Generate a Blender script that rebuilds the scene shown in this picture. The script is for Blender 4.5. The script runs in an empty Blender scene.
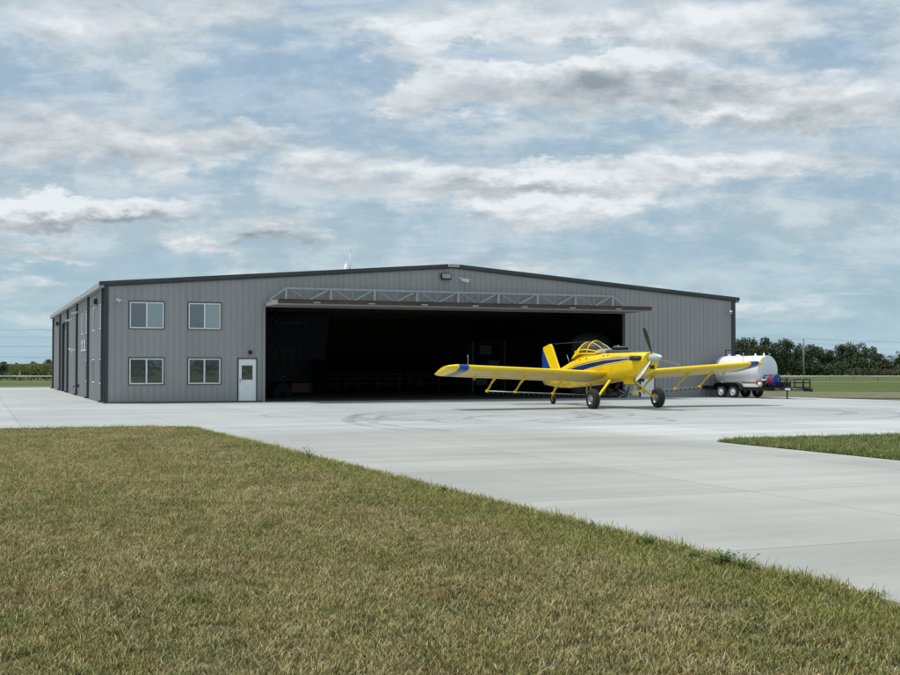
import bpy, math, random
from mathutils import Vector, Matrix, Euler, noise as mnoise
R = math.radians
sc = bpy.context.scene
COL = sc.collection
random.seed(7)
PHI = 0.3798
HX, HY = -16.33, 56.19
HW, HL, HE, HR = 35.46, 39.9, 5.70, 7.10

# ------------------------------------------------------------------ mesh builder
class MB:
    def __init__(s): s.v = []; s.f = []; s.m = []; s.sm = []
    def add(s, vs, fs, mi=0, smooth=False):
        o = len(s.v); s.v += [tuple(v) for v in vs]
        for f in fs: s.f.append([o+i for i in f]); s.m.append(mi); s.sm.append(smooth)
        return s
    def box(s, a, b, mi=0, M=None):
        x0, y0, z0 = a; x1, y1, z1 = b
        vs = [(x0,y0,z0),(x1,y0,z0),(x1,y1,z0),(x0,y1,z0),(x0,y0,z1),(x1,y0,z1),(x1,y1,z1),(x0,y1,z1)]
        if M: vs = [M @ Vector(v) for v in vs]
        return s.add(vs, [(0,3,2,1),(4,5,6,7),(0,1,5,4),(1,2,6,5),(2,3,7,6),(3,0,4,7)], mi)
    def tube(s, pts, r, n=8, mi=0, cap=True, closed=False):
        pts = [Vector(p) for p in pts]; k = len(pts)
        rs = r if isinstance(r, (list, tuple)) else [r]*k
        vs = []; prev = None
        for i, p in enumerate(pts):
            if closed: t = pts[(i+1) % k]-pts[i-1]
            else: t = pts[min(i+1, k-1)]-pts[max(i-1, 0)]
            t.normalize()
            if prev is None:
                a = Vector((0,0,1)) if abs(t.z) < .9 else Vector((1,0,0))
                u = t.cross(a).normalized()
            else: u = (prev-t*prev.dot(t)).normalized()
            prev = u; w = t.cross(u)
            for j in range(n):
                an = 2*math.pi*j/n; vs.append(p+(u*math.cos(an)+w*math.sin(an))*rs[i])
        fs = []
        for i in range(k if closed else k-1):
            a = i*n; b = ((i+1) % k)*n
            for j in range(n): fs.append((a+j, a+(j+1) % n, b+(j+1) % n, b+j))
        s.add(vs, fs, mi, True)
        if cap and not closed:
            o = len(s.v)-len(vs)
            s.f.append([o+j for j in range(n)][::-1]); s.m.append(mi); s.sm.append(False)
            s.f.append([o+(k-1)*n+j for j in range(n)]); s.m.append(mi); s.sm.append(False)
        return s
    def lathe(s, prof, n=24, axis='z', c=(0,0,0), mi=0, M=None):
        # prof: list of (radius, height)
        vs = []
        for r, h in prof:
            for j in range(n):
                a = 2*math.pi*j/n; x, y = r*math.cos(a), r*math.sin(a)
                v = {'z': (x, y, h), 'y': (x, h, y), 'x': (h, x, y)}[axis]
                v = Vector(v)
                if M: v = M @ v
                vs.append(v+Vector(c))
        fs = [(i*n+j, i*n+(j+1) % n, (i+1)*n+(j+1) % n, (i+1)*n+j) for i in range(len(prof)-1) for j in range(n)]
        return s.add(vs, fs, mi, True)
    def loft(s, rings, mi=0, cap=True, closed=True, smooth=True):
        n = len(rings[0]); vs = [p for r_ in rings for p in r_]; fs = []
        for i in range(len(rings)-1):
            for j in range(n if closed else n-1):
                fs.append((i*n+j, i*n+(j+1) % n, (i+1)*n+(j+1) % n, (i+1)*n+j))
        s.add(vs, fs, mi, smooth)
        if cap:
            o = len(s.v)-len(vs)
            s.f.append([o+j for j in range(n)][::-1]); s.m.append(mi); s.sm.append(False)
            s.f.append([o+(len(rings)-1)*n+j for j in range(n)]); s.m.append(mi); s.sm.append(False)
        return s
    def prism(s, poly, thick, M, mi=0):
        # poly in local xy, extruded local z from 0 to thick, transformed by M
        n = len(poly)
        vs = [M @ Vector((x, y, 0)) for x, y in poly]+[M @ Vector((x, y, thick)) for x, y in poly]
        fs = [list(range(n))[::-1], list(range(n, 2*n))]+[(i, (i+1) % n, n+(i+1) % n, n+i) for i in range(n)]
        return s.add(vs, fs, mi)
    def mesh(s, name, mats):
        me = bpy.data.meshes.new(name); me.from_pydata([tuple(v) for v in s.v], [], s.f)
        for m in (mats if isinstance(mats, (list, tuple)) else [mats]): me.materials.append(m)
        me.polygons.foreach_set('material_index', s.m); me.polygons.foreach_set('use_smooth', s.sm)
        me.update()
        return me
    def obj(s, name, mats, parent=None, fixn=True, bevel=0):
        me = s.mesh(name, mats)
        if fixn:
            import bmesh
            bm = bmesh.new(); bm.from_mesh(me); bmesh.ops.recalc_face_normals(bm, faces=bm.faces); bm.to_mesh(me); bm.free()
        o = bpy.data.objects.new(name, me); COL.objects.link(o)
        if parent: o.parent = parent
        if bevel:
            b = o.modifiers.new('bevel', 'BEVEL'); b.width = bevel; b.segments = 2; b.limit_method = 'ANGLE'
        return o

def empty(name, loc=(0,0,0), rot=(0,0,0), parent=None):
    o = bpy.data.objects.new(name, None); COL.objects.link(o); o.location = loc; o.rotation_euler = rot
    o.empty_display_size = .2
    if parent: o.parent = parent
    return o
def tag(o, label=None, cat=None, group=None, kind=None):
    if label: o['label'] = label
    if cat: o['category'] = cat
    if group: o['group'] = group
    if kind: o['kind'] = kind
    return o
def copy_tree(o, parent=None):
    c = o.copy(); COL.objects.link(c)
    if parent: c.parent = parent
    for ch in list(o.children): copy_tree(ch, c)
    return c
def shared(name, mesh, parent=None, loc=(0,0,0), rot=(0,0,0)):
    o = bpy.data.objects.new(name, mesh); COL.objects.link(o); o.location = loc; o.rotation_euler = rot
    if parent: o.parent = parent
    return o

# ------------------------------------------------------------------ materials
class NT:
    def __init__(s, tree): s.t = tree; s.n = tree.nodes; s.l = tree.links
    def node(s, typ, **kw):
        n = s.n.new(typ)
        for k, v in kw.items():
            if k == 'op': n.operation = v
            elif k.startswith('i_'): 
                key = k[2:]; key = int(key) if key.isdigit() else key.replace('_', ' ')
                s.put(n.inputs[key], v)
            else: setattr(n, k, v)
        return n
    def put(s, sock, v):
        if isinstance(v, bpy.types.NodeSocket): s.l.new(v, sock)
        elif isinstance(v, bpy.types.Node): s.l.new(v.outputs[0], sock)
        else: sock.default_value = v
    def math(s, op, a, b=None, c=None, clamp=False):
        n = s.n.new('ShaderNodeMath'); n.operation = op; n.use_clamp = clamp
        s.put(n.inputs[0], a)
        if b is not None: s.put(n.inputs[1], b)
        if c is not None: s.put(n.inputs[2], c)
        return n.outputs[0]
    def vmath(s, op, a, b=None, out=0):
        n = s.n.new('ShaderNodeVectorMath'); n.operation = op; s.put(n.inputs[0], a)
        if b is not None:
            if op == 'SCALE': s.put(n.inputs['Scale'], b)
            else: s.put(n.inputs[1], b)
        return n.outputs[out]
    def mix(s, f, a, b, typ='MIX'):
        n = s.n.new('ShaderNodeMix'); n.data_type = 'RGBA'; n.blend_type = typ; n.clamp_factor = True
        s.put(n.inputs[0], f); s.put(n.inputs[6], a); s.put(n.inputs[7], b)
        return n.outputs[2]
    def noise(s, vec, scale, detail=4, rough=.55, out=0, dist=0.0):
        n = s.n.new('ShaderNodeTexNoise'); s.put(n.inputs['Scale'], scale); s.put(n.inputs['Detail'], detail)
        s.put(n.inputs['Roughness'], rough); s.put(n.inputs['Distortion'], dist)
        if vec is not None: s.l.new(vec, n.inputs['Vector'])
        return n.outputs[out]
    def ramp(s, f, a, b, lo=0.0, hi=1.0, smooth=True):
        n = s.n.new('ShaderNodeMapRange'); n.interpolation_type = 'SMOOTHSTEP' if smooth else 'LINEAR'
        s.put(n.inputs[0], f); s.put(n.inputs[1], a); s.put(n.inputs[2], b); s.put(n.inputs[3], lo); s.put(n.inputs[4], hi)
        return n.outputs[0]
    def mapping(s, vec, scale=(1,1,1), rot=(0,0,0), loc=(0,0,0)):
        n = s.n.new('ShaderNodeMapping'); s.l.new(vec, n.inputs[0]); n.inputs['Scale'].default_value = scale
        n.inputs['Rotation'].default_value = rot; n.inputs['Location'].default_value = loc
        return n.outputs[0]
def c4(c): return (c[0], c[1], c[2], 1)
def newmat(name):
    m = bpy.data.materials.new(name); m.use_nodes = True
    nt = NT(m.node_tree); b = nt.n['Principled BSDF']
    return m, nt, b
def simple(name, col, rough=.6, metal=0, var=.12, vs=3.0, bump=0, bs=40, spec=.5, coat=0, dirt=None):
    m, nt, b = newmat(name)
    tc = nt.node('ShaderNodeTexCoord'); co = tc.outputs['Object']
    f = nt.noise(co, vs, 5, .6)
    f = nt.ramp(f, .3, .7)
    dk = tuple(x*(1-var) for x in col); lt = tuple(min(1, x*(1+var)) for x in col)
    c = nt.mix(f, c4(dk), c4(lt))
    if dirt:
        f2 = nt.ramp(nt.noise(co, vs*2.3, 6, .7), .5, .8, 0, .5)
        c = nt.mix(f2, c, c4(dirt))
    nt.put(b.inputs['Base Color'], c); b.inputs['Roughness'].default_value = rough; b.inputs['Metallic'].default_value = metal
    b.inputs['Specular IOR Level'].default_value = spec; b.inputs['Coat Weight'].default_value = coat
    b.inputs['Coat Roughness'].default_value = .12
    if bump:
        bn = nt.node('ShaderNodeBump'); bn.inputs['Strength'].default_value = bump; bn.inputs['Distance'].default_value = .01
        nt.put(bn.inputs['Height'], nt.noise(co, bs, 4)); nt.put(b.inputs['Normal'], bn)
    return m
M = {}
M['wall'] = simple('grey_wall_steel', (.345,.35,.34), .5, 0, .04, .35, dirt=(.30,.30,.285))
def wallMat():
    m, nt, b = newmat('grey_wall_steel'); tc = nt.node('ShaderNodeTexCoord'); co = tc.outputs['Object']
    sp = nt.node('ShaderNodeSeparateXYZ'); nt.l.new(co, sp.inputs[0]); al = nt.math('ADD', sp.outputs[0], sp.outputs[1]); z = sp.outputs[2]
    w1 = nt.node('ShaderNodeTexWhiteNoise', noise_dimensions='1D'); nt.put(w1.inputs['W'], nt.math('FLOOR', nt.math('DIVIDE', al, .915)))
    lg = nt.noise(co, .3, 4); st = nt.noise(nt.mapping(co, (5,5,.35)), 1, 5, .65)
    v = nt.math('ADD', 1.0, nt.math('MULTIPLY', nt.math('SUBTRACT', w1.outputs[0], .5), .07))
    v = nt.math('ADD', v, nt.math('MULTIPLY', nt.math('SUBTRACT', lg, .5), .16)); v = nt.math('ADD', v, nt.math('MULTIPLY', nt.math('SUBTRACT', st, .5), .14))
    fr = nt.math('ABSOLUTE', nt.math('SUBTRACT', nt.math('FRACT', nt.math('DIVIDE', z, 1.9)), .5))
    sc_ = nt.math('MULTIPLY', nt.ramp(fr, .0, .012, 1, 0), nt.ramp(nt.math('ABSOLUTE', nt.math('SUBTRACT', nt.math('FRACT', nt.math('DIVIDE', al, .1525)), .5)), .1, .2, 1, 0))
    v = nt.math('SUBTRACT', v, nt.math('MULTIPLY', sc_, .22))
    cc = nt.node('ShaderNodeCombineColor'); [nt.put(cc.inputs[i], v) for i in range(3)]
    col = nt.mix(1.0, (.325,.325,.322,1), cc.outputs[0], 'MULTIPLY')
    d = nt.math('MULTIPLY', nt.ramp(z, .0, .7, .5, 0), nt.ramp(st, .35, .65)); col = nt.mix(d, col, (.26,.25,.21,1))
    nt.put(b.inputs['Base Color'], col); nt.put(b.inputs['Roughness'], nt.ramp(lg, .3, .7, .42, .6)); b.inputs['Metallic'].default_value = .1
    bn = nt.node('ShaderNodeBump'); bn.inputs['Strength'].default_value = .35; bn.inputs['Distance'].default_value = .02
    nt.put(bn.inputs['Height'], nt.noise(nt.mapping(co, (1.3,1.3,.8)), 1.5, 3)); nt.put(b.inputs['Normal'], bn)
    return m
M['wall'] = wallMat()
M['trim'] = simple('charcoal_trim', (.046,.052,.054), .45, 0, .12)
M['gutter'] = simple('gutter_grey', (.33,.34,.34), .4, 0, .1)
M['white'] = simple('white_vinyl', (.72,.74,.73), .4, 0, .05)
M['doorwhite'] = simple('door_white', (.86,.89,.88), .45, 0, .04)
M['truss'] = simple('truss_grey_steel', (.37,.385,.385), .5, 0, .1)
M['primer'] = simple('red_primer_steel', (.07,.042,.038), .6, 0, .25, 1.2, dirt=(.12,.085,.08))
M['soffit'] = simple('door_skin_grey', (.36,.37,.37), .5, 0, .06)
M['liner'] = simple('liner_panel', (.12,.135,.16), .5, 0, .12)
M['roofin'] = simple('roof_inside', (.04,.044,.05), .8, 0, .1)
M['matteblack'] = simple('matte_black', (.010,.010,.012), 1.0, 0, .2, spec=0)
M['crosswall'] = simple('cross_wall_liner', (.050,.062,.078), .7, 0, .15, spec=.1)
M['dark'] = simple('dark_object', (.015,.015,.017), .6, 0, .3)
M['black'] = simple('black_paint', (.012,.012,.013), .35, 0, .3)
M['rubber'] = simple('rubber', (.018,.018,.018), .85, 0, .25, 8, bump=.3)
M['rim'] = simple('rim_grey', (.38,.39,.4), .4, .6, .15)
M['steel'] = simple('galvanised_steel', (.42,.44,.45), .38, .7, .15)
M['yellow'] = simple('yellow_paint', (1.0,.68,.003), .4, 0, .03, 1.5, spec=.35, coat=.12)
def planePaint():
    m, nt, b = newmat('yellow_aircraft_paint'); tc = nt.node('ShaderNodeTexCoord'); co = tc.outputs['Object']
    sp = nt.node('ShaderNodeSeparateXYZ'); nt.l.new(co, sp.inputs[0]); x, y, z = sp.outputs
    n = nt.noise(nt.mapping(co, (1.2,4,4)), 1.6, 6, .65); n2 = nt.noise(co, 9, 4, .6)
    col = nt.mix(nt.ramp(n, .35, .65), (1.0,.69,.003,1), (.95,.62,.005,1))
    soot = nt.math('MULTIPLY', nt.math('MULTIPLY', nt.ramp(x, -2.2, 1.0, 0, 1), nt.ramp(x, 1.5, 1.2, 0, 1)), nt.ramp(nt.math('ABSOLUTE', nt.math('SUBTRACT', z, 2.13)), .03, .16, .55, 0))
    soot = nt.math('MULTIPLY', soot, nt.ramp(n, .3, .6, .3, 1))
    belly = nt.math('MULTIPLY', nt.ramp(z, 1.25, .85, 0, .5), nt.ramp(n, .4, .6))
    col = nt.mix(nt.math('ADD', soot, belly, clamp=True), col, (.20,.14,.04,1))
    fa = nt.math('FRACT', nt.math('DIVIDE', x, .62)); sm = nt.ramp(nt.math('ABSOLUTE', nt.math('SUBTRACT', fa, .5)), .008, .02, .4, 0)
    col = nt.mix(sm, col, (.40,.28,.03,1)); col = nt.mix(nt.ramp(n2, .62, .75, 0, .3), col, (.6,.42,.05,1))
    nt.put(b.inputs['Base Color'], col); nt.put(b.inputs['Roughness'], nt.ramp(n, .3, .7, .30, .48)); b.inputs['Specular IOR Level'].default_value = .38
    bn = nt.node('ShaderNodeBump'); bn.inputs['Strength'].default_value = .2; bn.inputs['Distance'].default_value = .02
    nt.put(bn.inputs['Height'], nt.noise(co, 3.5, 3)); nt.put(b.inputs['Normal'], bn)
    return m
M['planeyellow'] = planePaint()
M['yellowunder'] = simple('yellow_underside', (.80,.62,.17), .5, 0, .06, 2.5, dirt=(.66,.55,.26))  # paler than the top paint: light bounced off the concrete is in the colour
M['yellowdirty'] = simple('yellow_worn', (.62,.47,.03), .4, 0, .12, 6, dirt=(.3,.24,.05))
M['blue'] = simple('navy_paint', (.012,.035,.125), .3, 0, .06, coat=.3)
M['bluefin'] = simple('rudder_blue', (.01,.06,.34), .35, 0, .05)
M['bluegrey'] = simple('grey_blue_band', (.20,.22,.28), .5, 0, .1)  # greyer blue for the underside of the wing tip band
M['cream'] = simple('cream_pinstripe', (.75,.62,.3), .4)
M['spinner'] = simple('spinner_white', (.56,.58,.60), .3, .3, .04, coat=.3)
M['silver'] = simple('blade_silver', (.48,.49,.48), .4, .3, .1)
M['antiglare'] = simple('antiglare_grey', (.055,.06,.065), .6, 0, .15)
M['greycowl'] = simple('cockpit_grey', (.30,.30,.27), .6, 0, .15)
M['exhaust'] = simple('exhaust_rust', (.05,.038,.03), .6, .4, .35, 9)
M['tank'] = simple('tank_white', (.90,.90,.89), .4, 0, .03, 1.2, coat=.1, dirt=(.78,.77,.73))
M['tankend'] = simple('tank_end_white', (.78,.81,.84), .4, 0, .04, 1.2)
M['reelblue'] = simple('reel_blue', (.01,.07,.36), .35, 0, .15)
M['hosered'] = simple('hose_red', (.30,.022,.025), .6, 0, .35, 6)
M['polytank'] = simple('poly_tank', (.34,.38,.36), .6, 0, .15)
M['wood'] = simple('pole_wood', (.26,.235,.2), .9, 0, .2, 2)
M['rail'] = simple('rail_metal', (.74,.75,.69), .5, 0, .25, .12)
M['wire'] = simple('wire_dark', (.10,.11,.12), .6)
M['bark'] = simple('bark', (.09,.07,.05), .95, 0, .3, 3)
def glassy(name, col, rough=.03, trans=.0):
    m, nt, b = newmat(name)
    b.inputs['Base Color'].default_value = c4(col); b.inputs['Roughness'].default_value = rough
    b.inputs['IOR'].default_value = 1.9; b.inputs['Specular IOR Level'].default_value = .9
    tc = nt.node('ShaderNodeTexCoord')
    bn = nt.node('ShaderNodeBump'); bn.inputs['Strength'].default_value = .06; bn.inputs['Distance'].default_value = .05
    nt.put(bn.inputs['Height'], nt.noise(tc.outputs['Object'], 1.1, 2)); nt.put(b.inputs['Normal'], bn)
    if trans:
        tr = nt.node('ShaderNodeBsdfTransparent'); tr.inputs[0].default_value = (.75,.78,.78,1)
        mx = nt.node('ShaderNodeMixShader'); mx.inputs[0].default_value = trans
        nt.l.new(b.outputs[0], mx.inputs[1]); nt.l.new(tr.outputs[0], mx.inputs[2]); nt.l.new(mx.outputs[0], nt.n['Material Output'].inputs[0])
    return m
M['glassdull'] = simple('dull_side_glass', (.035,.045,.045), .35, 0, .2, spec=.12)  # dark near-matt panes: the sky's grazing reflection is left out by the material
M['glass'] = glassy('window_glass', (.045,.06,.065))
M['glasslight'] = glassy('window_glass_blind', (.20,.27,.28))
M['canopyglass'] = glassy('canopy_glass', (.07,.08,.08), .05, .72)

# concrete: object coordinates are metres along / out from the hangar front
def concrete():
    m, nt, b = newmat('concrete')
    tc = nt.node('ShaderNodeTexCoord'); co = tc.outputs['Object']
    sep = nt.node('ShaderNodeSeparateXYZ'); nt.l.new(co, sep.inputs[0]); t, d = sep.outputs[0], sep.outputs[1]
    big = nt.noise(co, .09, 4, .6); st = nt.noise(nt.mapping(co, (.10, .75, 1), (0,0,.25)), 1.0, 6, .62)
    st2 = nt.noise(nt.mapping(co, (.55, .08, 1)), 1.0, 5, .6); fine = nt.noise(co, 14, 5, .7)
    cell = 4.43
    cx = nt.math('FLOOR', nt.math('DIVIDE', t, cell)); cy = nt.math('FLOOR', nt.math('DIVIDE', d, cell))
    cv = nt.node('ShaderNodeCombineXYZ'); nt.put(cv.inputs[0], cx); nt.put(cv.inputs[1], cy)
    wn = nt.node('ShaderNodeTexWhiteNoise'); nt.l.new(cv.outputs[0], wn.inputs[0])
    v = nt.math('ADD', nt.math('MULTIPLY', nt.math('SUBTRACT', big, .5), .45), nt.math('MULTIPLY', nt.math('SUBTRACT', st, .5), .62))
    v = nt.math('ADD', v, nt.math('MULTIPLY', nt.math('SUBTRACT', st2, .5), .24))
    v = nt.math('ADD', v, nt.math('MULTIPLY', nt.math('SUBTRACT', wn.outputs[0], .5), .11))
    v = nt.math('ADD', v, nt.math('MULTIPLY', nt.math('SUBTRACT', fine, .5), .12))
    v = nt.math('ADD', v, 1.0)
    # newer, whiter pour near the hangar and by the right-hand grass, greyer driveway
    wob = nt.math('MULTIPLY', nt.math('SUBTRACT', nt.noise(co, .15, 3), .5), 2.0)
    dr = nt.ramp(nt.math('ADD', d, wob), -31, -25, 1, 0)
    whi = nt.ramp(nt.math('ADD', nt.math('ADD', d, nt.math('MULTIPLY', t, -.35)), wob), -31.5, -30.5, 1, 0)
    col = nt.mix(dr, (.405,.412,.398,1), (.372,.364,.332,1))
    gr = nt.math('MULTIPLY', nt.ramp(t, 9.5, 11.0), nt.ramp(nt.math('ADD', d, wob), -28, -27, 1, 0))
    col = nt.mix(nt.math('MULTIPLY', gr, .7), col, (.49,.50,.482,1))
    # grey worn zone in front of the door
    gz = nt.math('MULTIPLY', nt.ramp(t, 4, 9), nt.math('MULTIPLY', nt.ramp(d, -24, -19, 0, 1), nt.ramp(t, 33, 26, 0, 1)))
    col = nt.mix(nt.math('MULTIPLY', gz, nt.ramp(st, .35, .65, .05, .50)), col, (.29,.30,.295,1))
    vv = nt.node('ShaderNodeCombineColor'); [nt.put(vv.inputs[i], v) for i in range(3)]
    col = nt.mix(1.0, col, vv.outputs[0], 'MULTIPLY')
    # saw-cut joints
    def joint(x, c, w):
        fr = nt.math('FRACT', nt.math('DIVIDE', x, c)); a = nt.math('MINIMUM', fr, nt.math('SUBTRACT', 1, fr))
        return nt.ramp(nt.math('MULTIPLY', a, c), w*.5, w, 1, 0)
    j = nt.math('MAXIMUM', joint(t, cell, .022), joint(d, cell, .022))
    col = nt.mix(nt.math('MULTIPLY', j, .5), col, (.16,.16,.15,1))
    # stains
    s1 = nt.ramp(nt.noise(co, 1.3, 6, .7), .62, .78, 0, .16)
    col = nt.mix(s1, col, (.26,.25,.22,1))
    nt.put(b.inputs['Base Color'], col); b.inputs['Roughness'].default_value = .85
    b.inputs['Specular IOR Level'].default_value = .25
    bn = nt.node('ShaderNodeBump'); bn.inputs['Strength'].default_value = .25; bn.inputs['Distance'].default_value = .01
    nt.put(bn.inputs['Height'], fine); nt.put(b.inputs['Normal'], bn)
    return m
M['concrete'] = concrete()

def ground():
    m, nt, b = newmat('ground_grass')
    g = nt.node('ShaderNodeNewGeometry'); co = g.outputs['Position']
    n1 = nt.noise(co, .05, 5, .6); n2 = nt.noise(co, 2.2, 6, .7); n3 = nt.noise(nt.mapping(co, (.03, .16, 1)), 1, 6, .7)
    col = nt.mix(nt.ramp(n3, .38, .62), (.075,.105,.028,1), (.115,.145,.040,1))
    sep = nt.node('ShaderNodeSeparateXYZ'); nt.l.new(co, sep.inputs[0])
    # dry strip close to the slab
    dd = nt.math('ADD', sep.outputs[1], nt.math('MULTIPLY', nt.math('SUBTRACT', n1, .5), 16))
    dry = nt.ramp(dd, 74, 86, 1, 0)
    col = nt.mix(nt.math('MULTIPLY', dry, .85), col, (.17,.145,.075,1))
    mow = nt.ramp(nt.math('ABSOLUTE', nt.math('SUBTRACT', sep.outputs[1], 141)), 3, 9, .55, 0)
    col = nt.mix(mow, col, (.19,.2,.11,1))
    far = nt.ramp(sep.outputs[1], 300, 900)
    col = nt.mix(far, col, (.11,.125,.075,1))
    col = nt.mix(nt.ramp(n2, .3, .7, .0, .35), col, (.06,.06,.025,1))
    nt.put(b.inputs['Base Color'], col); b.inputs['Roughness'].default_value = .95; b.inputs['Specular IOR Level'].default_value = .1
    return m
M['ground'] = ground()
M['soil'] = simple('lawn_soil', (.11,.095,.05), .95, 0, .3, 6)
M['gravel'] = simple('dry_verge', (.135,.13,.06), .95, 0, .3, 1.2, dirt=(.18,.155,.09))

def bladeMat(name, tan, tan2, green, greenbias=0.0, edge=False):
    m, nt, b = newmat(name)
    at = nt.node('ShaderNodeAttribute', attribute_name='rnd')
    g = nt.node('ShaderNodeNewGeometry'); co = g.outputs['Position']
    sa = nt.node('ShaderNodeSeparateColor'); nt.l.new(at.outputs['Color'], sa.inputs[0])
    r1, hgt = sa.outputs[0], sa.outputs[1]
    n1 = nt.noise(nt.mapping(co, (1, .8, 0)), .55, 4, .6); n2 = nt.noise(nt.mapping(co, (1, .8, 0), (0,0,0), (40,3,0)), 2.6, 3, .6)
    p = nt.math('ADD', nt.math('MULTIPLY', nt.math('SUBTRACT', n1, .5), 2.6), nt.math('MULTIPLY', nt.math('SUBTRACT', n2, .5), 1.2))
    mw = nt.noise(nt.mapping(co, (1.5,.10,0), (0,0,-PHI)), 1.0, 3, .6)
    p = nt.math('ADD', p, nt.math('MULTIPLY', nt.math('SUBTRACT', mw, .5), 1.1))
    p = nt.math('ADD', p, greenbias)
    if edge:
        # greener towards the driveway edge
        sep = nt.node('ShaderNodeSeparateXYZ'); nt.l.new(co, sep.inputs[0])
        t = nt.math('ADD', nt.math('MULTIPLY', nt.math('ADD', sep.outputs[0], -HX), math.cos(PHI)), nt.math('MULTIPLY', nt.math('ADD', sep.outputs[1], -HY), math.sin(PHI)))
        p = nt.math('ADD', p, nt.ramp(t, -.8, -.1, 0, .22))
    f = nt.ramp(nt.math('ADD', r1, p), .30, .95)
    n4 = nt.noise(nt.mapping(co, (1, 1, 0), (0,0,0), (9,90,0)), .9, 3, .6)
    tn = nt.mix(nt.ramp(nt.math('ADD', n4, nt.math('MULTIPLY', r1, .3)), .5, .75), c4(tan), c4(tan2))
    col = nt.mix(f, tn, c4(green))
    r2 = nt.math('FRACT', nt.math('MULTIPLY', r1, 37.7))
    oi = nt.node('ShaderNodeObjectInfo')
    ir = oi.outputs['Random']
    n5 = nt.noise(nt.mapping(co, (1,1,0), (0,0,0), (70,20,0)), .7, 4, .6)
    col = nt.mix(nt.ramp(n5, .52, .68, 0, .45 if edge else .08), col, (.36,.23,.10,1))
    n6 = nt.noise(nt.mapping(co, (1,1,0), (0,0,0), (20,77,0)), 1.1, 4, .6)
    col = nt.mix(nt.ramp(n6, .56, .70, 0, .55), col, (.10,.14,.04,1))
    col = nt.mix(nt.ramp(ir, .80, .90, 0, .60 if edge else .15), col, (.48,.30,.12,1))
    col = nt.mix(nt.ramp(ir, .28, .16, 0, .60), col, (.11,.15,.035,1))
    col = nt.mix(nt.math('MULTIPLY', nt.ramp(nt.math('ABSOLUTE', nt.math('SUBTRACT', ir, .5)), .05, .03), .55), col, (.78,.70,.42,1))
    col = nt.mix(nt.math('MULTIPLY', nt.ramp(r2, .86, .9), .75), col, (.74,.64,.38,1))
    col = nt.mix(nt.math('MULTIPLY', nt.ramp(r2, .25, .1), .5), col, (.06,.065,.02,1))
    col = nt.mix(nt.math('MULTIPLY', nt.math('SUBTRACT', 1, hgt), .85), col, (.035,.03,.014,1))  # roots go near black: shade between the blades is put into the colour
    if edge: col = nt.mix(nt.ramp(t, -.6, -.02, 0, .40), col, (.28,.30,.07,1))
    nt.put(b.inputs['Base Color'], col); b.inputs['Roughness'].default_value = .7; b.inputs['Specular IOR Level'].default_value = .25
    tr = nt.node('ShaderNodeBsdfTranslucent'); nt.put(tr.inputs[0], col)
    mx = nt.node('ShaderNodeMixShader'); mx.inputs[0].default_value = .12
    nt.l.new(b.outputs[0], mx.inputs[1]); nt.l.new(tr.outputs[0], mx.inputs[2]); nt.l.new(mx.outputs[0], nt.n['Material Output'].inputs[0])
    return m
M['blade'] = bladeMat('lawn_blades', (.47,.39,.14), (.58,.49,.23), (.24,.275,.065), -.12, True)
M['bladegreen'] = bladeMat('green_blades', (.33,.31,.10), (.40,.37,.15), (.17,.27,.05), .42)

def leafMat(name, c1, c2, c3):
    m, nt, b = newmat(name)
    oi = nt.node('ShaderNodeObjectInfo'); g = nt.node('ShaderNodeNewGeometry'); co = g.outputs['Position']
    n1 = nt.noise(co, .45, 3); n2 = nt.noise(co, 2.5, 3)
    col = nt.mix(nt.ramp(n1, .35, .65), c4(c1), c4(c2))
    col = nt.mix(nt.ramp(n2, .5, .75, 0, .6), col, c4(c3))
    col = nt.mix(nt.math('MULTIPLY', oi.outputs['Random'], .35), col, (.10,.12,.045,1))
    nt.put(b.inputs['Base Color'], col); b.inputs['Roughness'].default_value = .75; b.inputs['Specular IOR Level'].default_value = .2
    return m
M['leaf'] = leafMat('leaf_dark', (.048,.075,.034), (.075,.105,.045), (.11,.135,.06))
M['leafbrown'] = leafMat('leaf_brownish', (.07,.065,.035), (.095,.08,.045), (.05,.06,.025))
M['leafweed'] = leafMat('leaf_weed', (.08,.15,.03), (.12,.19,.04), (.17,.24,.06))
M['corn'] = leafMat('corn_leaf', (.20,.21,.07), (.27,.25,.09), (.13,.17,.05))
M['corntop'] = leafMat('corn_tassel', (.42,.33,.15), (.38,.29,.12), (.28,.24,.10))

# ------------------------------------------------------------------ camera
cam = bpy.data.cameras.new('camera'); co_ = bpy.data.objects.new('camera', cam); COL.objects.link(co_)
cam.sensor_fit = 'HORIZONTAL'; cam.sensor_width = 36; cam.lens = 1187/900*36
cam.clip_start = .1; cam.clip_end = 12000
co_.location = (0, 0, 1.75); co_.rotation_euler = (R(90)+math.atan(29/1187), 0, 0)
sc.camera = co_

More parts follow.
